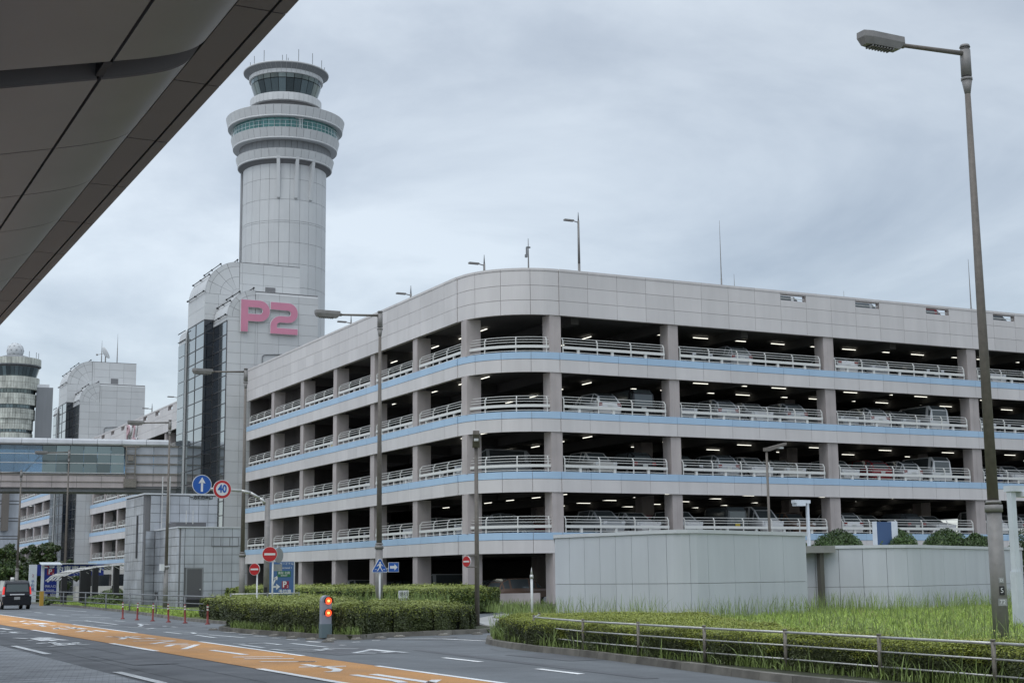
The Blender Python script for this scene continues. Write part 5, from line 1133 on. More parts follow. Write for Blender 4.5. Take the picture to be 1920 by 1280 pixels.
# low concrete wall and plinth in front of the garage corner
lw = thing('low_wall', 'low pinkish concrete wall on a plinth under the rounded corner', 'wall', (33, 68, 0))
s = MB(); s.box(0, 3.1, 0, .25, .0, .78); s.build('wall', M['conc'], lw); s = MB(); s.box(.2, 4.1, -.6, -.0, 0, .22); s.build('plinth', M['kerb'], lw)

# ------------------------------------------------------------------ signs
def disc_mesh(r, y0, y1, mt, n=32):
    s = MB(); s.tube((0, y0, 0), (0, y1, 0), r, n=n); return s.mesh('disc', mt)
def disc_sign(t, x, z, r, kind, y=0, rz=0, par=None):
    """a round sign face looking to -Y, backed by a rim"""
    f = obj('sign_disc', disc_mesh(r, y, y+.03, M['white']), t, (x, 0, z)); f.rotation_euler = (0, 0, rz)
    if kind == 'arrow':
        obj('sign_field', disc_mesh(r*.94, y-.006, y, M['sblue']), f)
        s = MB(); s.quad([(-.11*r, y-.01, -.72*r), (.11*r, y-.01, -.72*r), (.11*r, y-.01, .22*r), (-.11*r, y-.01, .22*r)]); s.quad([(-.36*r, y-.01, .12*r), (0, y-.01, .76*r), (0, y-.01, .20*r)]); s.quad([(.36*r, y-.01, .12*r), (0, y-.01, .20*r), (0, y-.01, .76*r)]); s.build('arrow', M['white'], f)
    if kind == '40':
        obj('sign_ring', disc_mesh(r*.95, y-.006, y, M['red']), f); obj('sign_field', disc_mesh(r*.68, y-.012, y-.006, M['white']), f)
        me = text_mesh('40', r*1.15, M['sblue'], depth=.004, sx=.82, bold=.014); me.transform(Matrix.Translation((0, y-.018, .03*r)) @ FACE_S); obj('figures', me, f)
    if kind == 'noentry':
        obj('sign_field', disc_mesh(r*.95, y-.006, y, M['red']), f); s = MB(); s.box(-.72*r, .72*r, y-.012, y-.006, -.14*r, .14*r); s.build('bar', M['white'], f)
    return f
YM = 60.0
gm = thing('gantry_sign', 'grey bent arm post holding the blue arrow disc and the 40 limit disc', 'sign', (18.87, YM, 0))
s = MB(); s.tube((0, 0, 0), (0, 0, 5.0), .13, .11, n=14); s.build('post', M['lampg'], gm)
s = MB(); s.path([(0, 0, 4.75), (-.35, 0, 5.0), (-.75, 0, 5.22), (-1.15, 0, 5.3), (-3.1, 0, 5.38)], .06, 10); s.build('arm', M['steel'], gm)
disc_sign(gm, -2.86, 5.52, .405, 'arrow', -.12); disc_sign(gm, -2.0, 5.34, .39, '40', -.12)
put_text('一方通行出口', .165, M['dark'], -2.88, -.12, 4.98, gm, depth=.004, bold=.006); 
s = MB(); s.box(-3.32, -2.44, -.105, -.09, 4.88, 5.08); s.build('sub_plate', mat('plate_grey', (.36, .39, .42), .5), gm)
s = MB(); s.box(-.14, .0, -.15, -.12, .95, 1.3); s.build('sticker', M['dark'], gm)
n1_ = thing('no_entry_sign', 'no entry disc before the bent arm post with a grey sign back beside', 'sign', (18.2, 57.5, 0))
s = MB(); s.tube((.14, 0, 0), (.14, 0, 2.85), .035, n=8); s.build('pole', M['white'], n1_)
disc_sign(n1_, 0, 2.62, .305, 'noentry', -.06, R(-12))
f = obj('sign_back', disc_mesh(.30, .0, .02, M['sback']), n1_, (.42, .1, 2.58)); f.rotation_euler = (0, 0, R(35))
s = MB(); s.box(.2, .56, .08, .11, 1.95, 2.22); s.build('plate_back', M['sback'], n1_)
n2_ = thing('no_entry_sign', 'lower no entry disc on a white pole at the hedge end', 'sign', (15.72, 51.4, 0))
s = MB(); s.tube((.1, 0, 0), (.1, 0, 1.85), .03, n=8); s.build('pole', M['white'], n2_); disc_sign(n2_, .02, 1.98, .205, 'noentry', -.05, R(-42)).scale = (1, 1, 1.05)
n3_ = thing('no_entry_sign', 'narrow seen no entry disc strapped to the slim brown lamp post', 'sign', (19.55, 41.7, 0))
f = disc_sign(n3_, 0, 2.1, .17, 'noentry', 0, R(-68)); s = MB(); s.tube((0, 0, 2.28), (.5, .35, 2.28), .02, n=5); s.tube((0, 0, 1.93), (.5, .35, 1.93), .02, n=5); s.build('bracket', M['lampb'], n3_)
cs = thing('crossing_sign', 'blue pedestrian crossing triangle with blue arrow plate on a white pole', 'sign', (20.55, 51.5, 0))
s = MB(); s.tube((.02, 0, 0), (.02, 0, 2.0), .035, n=8); s.build('pole', M['white'], cs)
zc = 2.05; tri = lambda k: [(-.30*k, -.17*k), (-.25*k, -.22*k), (.25*k, -.22*k), (.30*k, -.17*k), (.04*k, .27*k), (-.04*k, .27*k)]
s = MB(); s.ext([(a, b+zc) for a, b in tri(1.05)], 'y', -.06, -.04); f = s.build('sign_plate', M['white'], cs); s = MB(); s.ext([(a, b+zc) for a, b in tri(.97)], 'y', -.066, -.06); s.build('sign_field', M['sblue'], f)
s = MB(); yy = -.07
for q in ([(-.05, .10), (.05, .10), (.04, -.04), (-.04, -.04)], [(-.04, -.04), (.0, -.04), (-.09, -.17), (-.13, -.17)], [(0, -.04), (.04, -.04), (.12, -.17), (.08, -.17)], [(.04, .10), (.05, .06), (.13, 0), (.12, .03)], [(-.05, .10), (-.13, .02), (-.11, .0), (-.04, .06)], [(-.2, -.1), (-.13, -.1), (-.13, -.12), (-.22, -.12)], [(.2, -.1), (.13, -.1), (.13, -.12), (.22, -.12)]):
    s.quad([(a, yy, b+zc) for a, b in q])
s.quad([(.035*math.cos(2*PI*i/10), yy, zc+.14+.035*math.sin(2*PI*i/10)) for i in range(10)]); s.quad([(-.24, yy, zc-.19), (.24, yy, zc-.19), (.24, yy, zc-.2), (-.24, yy, zc-.2)]); s.build('walker', M['white'], f)
s = MB(); s.box(.34, .76, -.06, -.04, 1.84, 2.2); f = s.build('sign_plate', M['white'], cs); s = MB(); s.box(.355, .745, -.066, -.06, 1.855, 2.185); s.build('sign_field', M['sblue'], f)
s = MB(); s.quad([(.40, yy, 1.97), (.58, yy, 1.97), (.58, yy, 2.07), (.40, yy, 2.07)]); s.quad([(.58, yy, 1.90), (.71, yy, 2.02), (.58, yy, 2.14)]); s.build('arrow', M['white'], f)
s = MB(); s.box(.0, .4, -.045, -.035, 1.95, 1.99); s.build('bracket', M['steel'], cs)
# blue guide board behind
gb = thing('guide_board', 'upright blue guide board with white arrows and P2 beside the bent arm post', 'sign', (20.0, 63, 0))
s = MB(); s.box(-.14, 1.12, 0, .12, .3, 2.42); s.build('board_case', M['boxcap'], gb); s = MB(); s.box(-.08, 1.06, -.01, 0, .34, 2.38); pf = s.build('board_face', M['guide'], gb)
s = MB(); s.tube((-.05, .06, 0), (-.05, .06, .4), .05, n=6); s.tube((1.05, .06, 0), (1.05, .06, .4), .05, n=6); s.build('board_foot', M['steel'], gb)
s = MB(); s.box(.3, .92, -.016, -.01, 1.72, 1.98); s.build('green_field', M['green'], gb); put_text('南館 北館', .13, M['white'], .61, -.02, 1.89, gb, depth=.002); put_text('ANNEX', .09, M['white'], .61, -.02, 1.78, gb, depth=.002)
put_text('ターミナル', .13, M['white'], .72, -.014, 2.29, gb, depth=.002); put_text('Terminal 1', .12, M['white'], .72, -.014, 2.12, gb, depth=.002)
s = MB(); s.box(.52, .84, -.018, -.01, 1.22, 1.54); s.build('maroon_field', M['maroon'], gb); put_text('P', .36, M['white'], .64, -.024, 1.39, gb, depth=.002, bold=.01); put_text('2', .15, M['white'], .78, -.024, 1.30, gb, depth=.002)
put_text('予約車', .2, M['white'], .66, -.014, 1.07, gb, depth=.002, bold=.004); put_text('Reserved car', .085, M['white'], .66, -.014, .92, gb, depth=.002)
s = MB()
for q in ([(.05, .90), (.28, .90), (.28, .98), (.05, .98)], [(.26, .80), (.44, .94), (.26, 1.08)], [(.05, .98), (.12, .98), (.26, 1.30), (.20, 1.32)], [(.14, 1.32), (.34, 1.44), (.30, 1.22)]): s.quad([(a, -.016, b+.36) for a, b in q])
s.build('arrow', M['white'], gb)
# small notice behind the hedge, white tapered post
nb = thing('notice_board', 'small white notice board standing among tall grass behind the middle hedge', 'sign', (23.25, 55.6, 0)); s = MB(); s.box(-.22, .22, 0, .03, .55, 1.12); s.build('board', M['white'], nb); s = MB(); s.tube((0, .05, 0), (0, .05, .8), .03, n=6); s.build('stake', M['lampb'], nb)
put_text('徐行', .2, M['dark'], 0, -.006, .97, nb, depth=.002); put_text('注意', .2, M['dark'], 0, -.006, .72, nb, depth=.002)
wp = thing('white_marker_post', 'thin white post with a pointed cap in the grass left of the nearer enclosure', 'post', (25.5, 48.7, 0)); s = MB(); s.tube((0, 0, 0), (0, 0, 1.55), .045, .045, n=10); s.build('shaft', M['white'], wp); s = MB(); s.tube((0, 0, 1.55), (0, 0, 1.68), .07, .06, n=10); s.tube((0, 0, 1.68), (0, 0, 1.95), .05, .006, n=10); s.build('cap', M['steel'], wp)
# blank backed blue board behind the right enclosure
bb = thing('blue_board', 'plain dark blue board with white side panel above the right enclosure', 'sign', (51.8, 60, 0)); s = MB(); s.box(0, 1.0, 0, .25, 2.2, 4.26); s.build('board_face', mat('board_blue', (.045, .09, .19), .5), bb); s = MB(); s.box(-.06, 0, -.02, .27, 0, 4.28); s.box(1.0, 1.42, -.0, .3, 3.38, 4.3); s.box(1.0, 1.42, 0, .3, 0, 3.35); s.build('board_frame', M['lampw'], bb)
# the P2 pylon and the entrance gantry on the left
pl = thing('parking_pylon', 'blue parking pylon with red P2 square and white arrow under a small roof', 'sign', (18.2, 111, 0))
s = MB(); s.box(-.15, .05, 0, .15, 0, 2.85); s.box(.95, 1.12, 0, .15, 0, 2.85); s.build('frame_post', M['lampw'], pl)
s = MB(); s.box(.05, .95, .02, .1, .8, 2.62); s.build('board_face', M['navy'], pl)
s = MB(); s.box(.25, .75, .01, .02, 2.12, 2.56); s.build('maroon_field', M['maroon'], pl); put_text('P', .5, M['white'], .46, .004, 2.35, pl, depth=.002, bold=.014); put_text('2', .2, M['white'], .67, .004, 2.2, pl, depth=.002)
s = MB()
for q in ([(.26, 1.66), (.33, 1.58), (.60, 1.86), (.53, 1.93)], [(.44, 2.0), (.74, 2.06), (.66, 1.76)]): s.quad([(a, .012, b) for a, b in q])
s.build('arrow', M['white'], pl); put_text('予約入口', .2, M['white'], .5, .012, 1.3, pl, depth=.002); put_text('Reserved', .15, M['white'], .5, .012, 1.05, pl, depth=.002)
s = MB(); s.ext([(-.5, 2.82), (.5, 3.0), (.5, 3.04), (-.5, 2.88)], 'x', -.25, 1.2); s.build('panel_roof', M['lampw'], pl)
eg = thing('entrance_gantry', 'dark blue entrance gantry board reading reserved cars only above the garage driveway', 'gantry sign', (18.3, 118, 0))
s = MB(); s.box(.0, .55, 0, .3, 0, 2.95); s.build('gantry_post', M['lampw'], eg); s = MB(); s.box(.55, 5.6, 0, .25, 2.1, 2.95); s.build('board_face', M['navy'], eg); s = MB(); s.box(.8, 5.0, -.4, .3, 2.98, 3.04); s.build('cover_strip', M['white'], eg)
put_text('予約車専用入口', .58, M['white'], 3.4, -.02, 2.52, eg, depth=.004, bold=.012); s = MB(); s.box(.95, 1.45, -.02, 0, 2.2, 2.85); s.build('maroon_field', M['maroon'], eg); put_text('P', .6, M['white'], 1.2, -.03, 2.54, eg, depth=.004, bold=.02)
put_text('2', .3, M['maroon'], .27, -.01, 2.1, eg, depth=.004); put_text('予\n約\n車', .28, M['guide'], .27, -.01, 1.35, eg, depth=.004)
s = MB(); s.box(5.6, 6.2, 0, .25, 2.5, 2.95); s.build('speaker_box', M['door'], eg)
cb_ = thing('crossing_barrier', 'yellow crossing barrier post beside the taxi', 'barrier', (17.2, 106, 0)); s = MB(); s.box(0, .25, 0, .2, 0, 1.0); s.build('post', mat('barrier_yellow', (.5, .3, .05), .5), cb_)
# arched pergola roof with dark columns
pg = thing('arched_pergola', 'curved translucent pergola roof on dark square columns by the driveway', 'pergola', (20.3, 105, 0))
def az_(u): return 1.68+1.10*math.sin(PI/2*max(0., min(1., u/5.63))**.6)
for k, y in enumerate((0, 1.3, 2.6, 3.9, 5.2)):
    s = MB()
    for i in range(17): u0, u1 = i*.34, (i+1)*.34; s.tube((u0-2.06, y, az_(u0)), (u1-2.06, y, az_(u1)), .045, n=5)
    for i in range(5): u0 = .5+i*1.05; s.tube((u0-2.06, y, az_(u0)), (u0-1.6, y, az_(u0)-.25), .025, n=4)
    s.build('roof_rib', M['steel'], pg)
for i in range(0, 14, 2): u0 = i*.42; s = MB(); s.tube((u0-2.06, -.2, az_(u0)+.05), (u0-2.06, 5.4, az_(u0)+.05), .025, n=5); s.build('purlin', M['lampg'], pg)
for x, y in ((-1.7, .0), (-.45, 0), (.4, 0), (1.9, .3), (2.8, 0), (.9, 5.2)): s = MB(); s.box(x-.19, x+.19, y-.2, y+.2, 0, az_(x+2.06)-.02); s.build('column', M['dark'], pg)
# far retaining wall with windows behind the pergola
rw = thing('gatehouse', 'low pale gatehouse with dark windows behind the pergola', 'building', (24, 124, 0)); s = MB(); s.box(-1, 6.5, 0, 1.5, 0, 1.25); s.box(-4, 6.5, .2, 4, 2.2, 2.6); s.build('wall', M['panel'], rw); s = MB(); s.box(-.6, 1.6, .1, .3, 1.25, 2.2); s.box(2.4, 4.4, .1, .3, 1.25, 2.2); s.build('window_pane', M['glassd'], rw)
for x in (-.75, 1.8, 2.2, 4.6): s = MB(); s.box(x, x+.16, .0, .25, 0, 2.2); s.build('pillar', M['panel'], rw)

# ------------------------------------------------------------------ taxi
tx = thing('taxi', 'black taxi with white roof lamp and lit tail lamps at the left edge', 'taxi', (13.83, 95.6, .004), PI/2)
st = [(-2.15, .80, .80, .80, .72), (-2.08, 1.02, 1.56, .845, .70), (-1.9, 1.04, 1.68, .85, .69), (-.2, 1.02, 1.74, .85, .69), (.75, 1.0, 1.66, .85, .68), (1.35, .98, 1.0, .84, .72), (2.0, .86, .86, .80, .7), (2.2, .6, .6, .66, .55)]
_, tb_me, tw_me = (lambda: (None, None, None))() if False else (None, None, None)
def custom_car(K, paint):
    global car_meshes
    body = MB(); win = MB(); z0 = .24; prev = None
    for x, zb, zr, hw, rw in K:
        up = zr > zb+.05; cur = ([(x, -hw*.92, z0), (x, -hw, z0+.25), (x, -hw, zb-.12), (x, -hw*.965, zb)], (x, -rw, zr if up else zb+.03), up)
        if prev:
            for sg in (1, -1):
                A_ = [(p[0], p[1]*sg, p[2]) for p in prev[0]]; B_ = [(p[0], p[1]*sg, p[2]) for p in cur[0]]; AR = (prev[1][0], prev[1][1]*sg, prev[1][2]); BR = (cur[1][0], cur[1][1]*sg, cur[1][2])
                for i in range(3): q = [A_[i], B_[i], B_[i+1], A_[i+1]]; body.quad(q if sg > 0 else q[::-1])
                q = [A_[3], B_[3], BR, AR]; q = q if sg > 0 else q[::-1]; body.quad(q)
                if prev[2] or cur[2]:
                    c = sum((Vector(p) for p in q), Vector())/4; n = (Vector(q[1])-Vector(q[0])).cross(Vector(q[3])-Vector(q[0])).normalized()
                    if abs(A_[0][0]-B_[0][0]) > .3: win.quad([tuple(c+(Vector(p)-c)*.84+n*.008) for p in q])
            T = [(prev[1][0], prev[1][1], prev[1][2]), (cur[1][0], cur[1][1], cur[1][2]), (cur[1][0], -cur[1][1], cur[1][2]), (prev[1][0], -prev[1][1], prev[1][2])]; body.quad(T)
        else: body.quad([(p[0], p[1], p[2]) for p in reversed(cur[0])]+[(p[0], -p[1], p[2]) for p in cur[0]])
        prev = cur
    return body, win
b_, w_m = custom_car(st, None); obj('body', b_.mesh('body', M['black']), tx); obj('side_windows', w_m.mesh('side_windows', M['cglass']), tx)
s = MB(); s.quad([(-2.155, .66, 1.05), (-2.155, -.66, 1.05), (-2.105, -.60, 1.50), (-2.105, .60, 1.50)]); s.build('rear_window', mat('taxi_rear_glass', (.07, .09, .09), .12, spec=.8), tx)
s = MB(); s.box(-2.02, 1.7, -.855, .855, .25, .3); s.build('sill', M['dark'], tx)
for y in (-.80, .80):
    s = MB(); sg_ = 1 if y > 0 else -1; s.v += [(-2.17, sg_*.83, .90), (-2.17, sg_*.74, .90), (-2.13, sg_*.71, 1.34), (-2.13, sg_*.77, 1.36), (-2.02, sg_*.86, .86), (-2.0, sg_*.80, 1.36)]; s.f += [(0, 1, 2, 3), (3, 2, 1, 0), (0, 3, 5, 4), (4, 5, 3, 0)]; s.m += [0]*4; s.sm += [False]*4; s.build('tail_light', M['tail'], tx); s = MB(); s.box(-2.175, -2.02, y-.10, y+.06, .78, .88); s.build('reverse_light', M['headl'], tx)
s = MB(); s.box(-2.2, -2.14, -.42, .42, .86, .92); s.build('chrome_bar', M['white'], tx); s = MB(); s.box(-2.2, -2.16, -.17, .17, .58, .75); s.build('number_plate', M['sback'], tx)
s = MB(); s.box(-2.24, -2.0, -.82, .82, .3, .5); s.build('bumper', M['black'], tx)
for x in (-1.45, 1.35):
    for y in (-.76, .76): w2 = obj('wheel', wheel_me, tx, (x, y, 0)); obj('rim', rim_me, w2)
s = MB(); s.tube((0, 0, 1.72), (0, 0, 1.92), .13, .11, n=12); s.build('roof_lamp', mat('roof_lamp_white', (.8, .8, .75), .4), tx)
put_text('TAXI', .4, M['sback'], 0, -.0, 0, None, depth=.002, name='door_writing').matrix_local = Matrix.Identity(4)
dw = bpy.data.objects[-1] if False else [o for o in bpy.data.objects if o.name.startswith('door_writing')][0]; dw.parent = tx; dw.matrix_local = Matrix.Translation((-.2, .862, .62)) @ Matrix.Rotation(PI, 4, 'Z')
s = MB(); s.box(.7, .8, .86, 1.0, 1.05, 1.18); s.box(.7, .8, -1.0, -.86, 1.05, 1.18); s.build('door_mirror', M['black'], tx)

# ------------------------------------------------------------------ delineators, studs, blinker, fences
dp = [(13.98, 64.72), (14.08, 62.42), (14.21, 60.23), (14.34, 58.14), (14.49, 56.17), (14.82, 54.2)]
nm = ['leftmost of the row, beside the lawn', 'second from the left', 'third from the left', 'fourth from the left', 'fifth from the left', 'rightmost, beside the hedge']
s = MB(); s.lathe([(.10, 0), (.10, .02), (.04, .05), (.034, .68), (.038, .70), (.001, .72)], 0, 0, 12); dm = s.mesh('post_body', M['delin']); s = MB(); s.lathe([(.040, .50), (.040, .56)], 0, 0, 12); s.lathe([(.040, .60), (.040, .66)], 0, 0, 12); dr_ = s.mesh('reflective_bands', M['refl'])
for i, (x, y) in enumerate(dp):
    t = thing('delineator_post', f'red flexible delineator post, {nm[i]}', 'bollard', (x, y, .005), 0, 'row of red delineator posts'); obj('post_body', dm, t); obj('reflective_bands', dr_, t); t.rotation_euler = (R(random.uniform(-3, 3)), R(random.uniform(-3, 3)), 0)
studs = [(13.24, 47.71), (13.35, 46.24), (13.28, 44.63), (13.27, 43.07), (13.2, 41.15), (13.13, 39.38), (13.23, 38.03), (13.11, 36.39), (13.6, 37.5), (14.2, 37.2), (15.0, 37.5), (15.81, 38.1), (17.24, 38.3), (18.3, 38.35)]
s = MB(); s.lathe([(.16, 0), (.14, .03), (.09, .05), (.001, .055)], 0, 0, 14); sm_ = s.mesh('lane_stud', M['kerb']); sm_.transform(Matrix.Scale(1.3, 4, (0, 1, 0)))
s = MB(); s.box(-.05, .05, -.12, -.08, .03, .055); sm2 = s.mesh('reflector', M['refl'])
for i, (x, y) in enumerate(studs):
    t = obj('lane_stud', sm_, None, (x, y, .01), 0, 'low concrete lane stud on the painted line round the middle island', 'road stud', 'studs along the middle island'); obj('reflector', sm2, t)
bk = thing('warning_beacon', 'grey island beacon post with two lit red blinkers in front of the hedge', 'beacon', (13.74, 38.3, .13))
s = MB(); s.ext([(-.15, .3), (.15, .3), (.15, .98)]+[(.15*math.cos(PI*k/8), .98+.15*math.sin(PI*k/8)) for k in range(1, 8)]+[(-.15, .98)], 'y', -.05, .16); me = s.mesh('housing', mat('beacon_grey', (.34, .37, .44), .45)); obj('housing', me, bk)
s = MB(); s.box(-.16, .16, -.07, .18, -.1, .3); s.build('base', mat('beacon_base', (.16, .22, .24), .6), bk)
for z in (.97, .62):
    s = MB(); s.tube((.04, -.09, z), (.04, -.05, z), .10, n=20); lm = s.build('blinker', M['lampred'], bk); s = MB(); s.tube((.04, -.10, z), (.04, -.09, z), .035, n=12); s.build('blinker_core', M['lampcore'], lm)
    s = MB()
    for i in range(9): t0, t1 = R(-20+25*i), R(-20+25*(i+1)); f = lambda t, y: (.04+.125*math.cos(t), y, z+.125*math.sin(t)); s.quad([f(t0, -.05), f(t1, -.05), f(t1, -.17), f(t0, -.17)]); s.quad([f(t0, -.05), f(t0, -.17), f(t1, -.17), f(t1, -.05)])
    s.build('visor', M['dark'], bk)
bk.scale = (.92, .92, .92)
def fence(pts, h, rails, label, mt_p, mt_r, rr=.022, z=.1, post_r=.035):
    t = thing('rail_fence', label, 'fence', (*pts[0], 0)); inv = Matrix.Translation((-pts[0][0], -pts[0][1], 0))
    for x, y in pts: s = MB(); s.tube((x, y, z), (x, y, z+h+.03), post_r, n=8); s.tube((x, y, z+h+.03), (x, y, z+h+.05), post_r*1.2, n=8); o = s.build('post', M[mt_p]); o.parent = t; o.matrix_parent_inverse = inv
    for rz_ in rails:
        for (a, b), (c, d) in zip(pts, pts[1:]): s = MB(); s.tube((a, b, z+rz_), (c, d, z+rz_), rr if rz_ == rails[0] else rr*.65, n=8); o = s.build('rail', M[mt_r]); o.parent = t; o.matrix_parent_inverse = inv
    return t
fence([(16.9, 31.9), (15.7, 29.9), (14.99, 26.4), (14.76, 23.9), (14.55, 21.4), (14.45, 19.01), (14.28, 16.61), (14.15, 14.28), (13.95, 12), (13.8, 9.8)], .60, [.60, .40, .19], 'three rail steel fence along the kerb in front of the near right hedge', 'rust', 'steel', .019, .1, .029)
fence([(18.3, 118), (18.1, 109.6), (17.9, 101), (17.7, 92.5), (17.3, 84.5), (16.9, 76.7), (16.5, 69.3), (16.35, 63.5), (16.2, 58.2)], .85, [.85, .55, .28], 'low grey rail fence along the far kerb and lawn', 'greyd', 'greyd', .03)
fence([(16.6, 57.4), (18.2, 57.7), (19.7, 58.2)], .95, [.95, .6], 'grey rail fence running back over the left hedge', 'greyd', 'steel', .03)
# white railing at the right edge behind the enclosure
fence([(55.6, 57), (59, 58.5), (62.5, 60), (66, 61.5)], 1.8, [1.8, 1.45, 1.1, .75], 'white horizontal railing behind the right edge lamp post', 'lampw', 'white', .05)
lwn = thing('dark_retaining_wall', 'dark low retaining wall below the white railing at the right edge', 'wall', (56, 59, 0)); s = MB(); s.box(0, 14, 0, .4, 0, 1.0); s.build('wall', M['greyd'], lwn)

# ------------------------------------------------------------------ foliage
def point_in(poly, X, Y):
    n = len(poly); ins = np.zeros(X.shape, bool); j = n-1
    for i in range(n):
        xi, yi = poly[i]; xj, yj = poly[j]; c = ((yi > Y) != (yj > Y)) & (X < (xj-xi)*(Y-yi)/(yj-yi+1e-12)+xi); ins ^= c; j = i
    return ins
def dist_edge(poly, X, Y):
    D = np.full(X.shape, 1e9); n = len(poly); NX = np.zeros(X.shape); NY = np.zeros(X.shape)
    for i in range(n):
        a = np.array(poly[i]); b = np.array(poly[(i+1) % n]); d = b-a; L2 = d@d
        t = np.clip(((X-a[0])*d[0]+(Y-a[1])*d[1])/L2, 0, 1); px, py = a[0]+t*d[0], a[1]+t*d[1]; dd = np.hypot(X-px, Y-py); m_ = dd < D
        D = np.where(m_, dd, D); NX = np.where(m_, px-X, NX); NY = np.where(m_, py-Y, NY)
    return D, NX, NY
def leaf_mesh(name, P, Nn, size, mt, asp=.55, flat=.5):
    """one quad leaf per point, normal scattered round Nn"""
    n = len(P); A_ = Nn+rng.normal(0, flat, (n, 3)); A_ /= np.linalg.norm(A_, axis=1)[:, None]
    T = rng.normal(0, 1, (n, 3)); T -= (T*A_).sum(1)[:, None]*A_; T /= np.linalg.norm(T, axis=1)[:, None]; B = np.cross(A_, T)
    sz = size*rng.uniform(.6, 1.35, (n, 1)); a = T*sz; b = B*sz*asp
    V = np.stack([P-a, P+b, P+a, P-b], 1).reshape(-1, 3)
    me = bpy.data.meshes.new(name); me.vertices.add(4*n); me.vertices.foreach_set('co', V.ravel().astype(np.float32)); me.loops.add(4*n); me.loops.foreach_set('vertex_index', np.arange(4*n, dtype=np.int32)); me.polygons.add(n)
    me.polygons.foreach_set('loop_start', np.arange(0, 4*n, 4, dtype=np.int32)); me.update(calc_edges=True); me.materials.append(mt); return me
def height_hedge(D, h, rnd_): return h*np.clip(1-np.clip(1-D/rnd_, 0, 1)**2.2*.55, 0, 1)
def lumps(X, Y, a=.06, f=1.3, ph=0): return a*(np.sin(X*f*1.7+ph)+np.sin(Y*f*1.3+1.3*ph)+np.sin((X+Y)*f*2.3+ph*2))/2
def hedge(poly, h, label, dens, leaf=.045, rnd_=.35, top='leafy', side='leafd', z0=.1, ph=0, fy=None):
    """clipped hedge: dark inner body, leaves on the sides and on the rounded top"""
    poly = list(poly); xs = [p[0] for p in poly]; ys = [p[1] for p in poly]; cx, cy = poly[0]
    t = thing('hedge', label, 'hedge', (cx, cy, 0)); off = np.array([cx, cy, 0])
    area = (max(xs)-min(xs))*(max(ys)-min(ys)); n = int(area*dens)
    X = rng.uniform(min(xs), max(xs), n); Y = rng.uniform(min(ys), max(ys), n); k = point_in(poly, X, Y); X, Y = X[k], Y[k]
    if fy is not None: k = fy(X, Y); X, Y = X[k], Y[k]
    D, NX, NY = dist_edge(poly, X, Y); Z = z0+height_hedge(D, h, rnd_)+lumps(X, Y, .05, 1.3, ph)+rng.normal(0, .018, X.shape)
    nn = np.stack([NX*(D < rnd_), NY*(D < rnd_), np.ones_like(D)*.8], 1); nn /= np.linalg.norm(nn, axis=1)[:, None]
    sp = rng.random(len(X)) < .02; Z = Z+sp*rng.uniform(0, .15, X.shape)
    obj('top_leaves', leaf_mesh('top_leaves', np.stack([X, Y, Z], 1)-off, nn, leaf, M[top], flat=.30), t, kind='stuff')
    # sides
    P = []; Nn = []
    m_ = len(poly)
    for i in range(m_):
        a = np.array(poly[i]); b = np.array(poly[(i+1) % m_]); L_ = np.linalg.norm(b-a); mid = (a+b)/2
        if fy is not None and not fy(np.array([mid[0]]), np.array([mid[1]]))[0]: continue
        nrm = np.array([(b-a)[1], -(b-a)[0]])/max(L_, 1e-9); q = int(L_*h*dens*1.15); u = rng.random(q); zz = rng.random(q)
        bulge = .07*np.sin(u*L_*2.1+ph)+.05*np.sin(u*L_*5+zz*4)+rng.normal(0, .025, q)-np.clip(zz-.75, 0, 1)*.35*rnd_
        pos = a+(b-a)*u[:, None]+nrm*bulge[:, None]; P.append(np.column_stack([pos, z0+zz*h*.97])); Nn.append(np.tile([nrm[0], nrm[1], .35], (q, 1)))
    P = np.concatenate(P); Nn = np.concatenate(Nn)
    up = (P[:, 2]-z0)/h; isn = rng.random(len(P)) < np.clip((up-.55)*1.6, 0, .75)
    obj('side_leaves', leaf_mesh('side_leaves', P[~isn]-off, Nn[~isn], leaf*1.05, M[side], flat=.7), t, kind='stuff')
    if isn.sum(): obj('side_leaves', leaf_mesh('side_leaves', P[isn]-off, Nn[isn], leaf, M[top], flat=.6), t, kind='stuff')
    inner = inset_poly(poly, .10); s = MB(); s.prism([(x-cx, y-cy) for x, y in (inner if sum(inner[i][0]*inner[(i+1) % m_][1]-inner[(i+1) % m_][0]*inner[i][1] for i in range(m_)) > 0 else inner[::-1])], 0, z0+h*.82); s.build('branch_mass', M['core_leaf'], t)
    return t
def ccw(p): 
    n = len(p); a = sum(p[i][0]*p[(i+1) % n][1]-p[(i+1) % n][0]*p[i][1] for i in range(n)); return p if a > 0 else p[::-1]
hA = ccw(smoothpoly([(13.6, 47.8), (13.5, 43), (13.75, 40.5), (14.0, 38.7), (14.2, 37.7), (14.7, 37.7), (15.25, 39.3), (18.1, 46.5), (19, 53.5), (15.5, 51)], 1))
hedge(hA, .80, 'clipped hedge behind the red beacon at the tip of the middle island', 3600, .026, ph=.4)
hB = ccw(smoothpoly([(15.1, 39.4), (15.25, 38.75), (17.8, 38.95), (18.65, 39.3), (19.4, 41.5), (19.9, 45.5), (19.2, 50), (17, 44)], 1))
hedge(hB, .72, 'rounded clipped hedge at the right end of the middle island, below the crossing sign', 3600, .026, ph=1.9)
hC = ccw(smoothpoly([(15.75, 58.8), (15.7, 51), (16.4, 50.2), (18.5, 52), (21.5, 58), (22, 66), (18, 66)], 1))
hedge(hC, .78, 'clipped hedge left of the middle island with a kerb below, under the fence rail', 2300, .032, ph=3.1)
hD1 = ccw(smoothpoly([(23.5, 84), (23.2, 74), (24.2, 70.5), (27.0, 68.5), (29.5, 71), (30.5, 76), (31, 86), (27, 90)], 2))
hedge(hD1, 1.1, 'long low mounded hedge in front of the left garage bays', 950, .045, .9, 'leafy', 'leafm', ph=4)
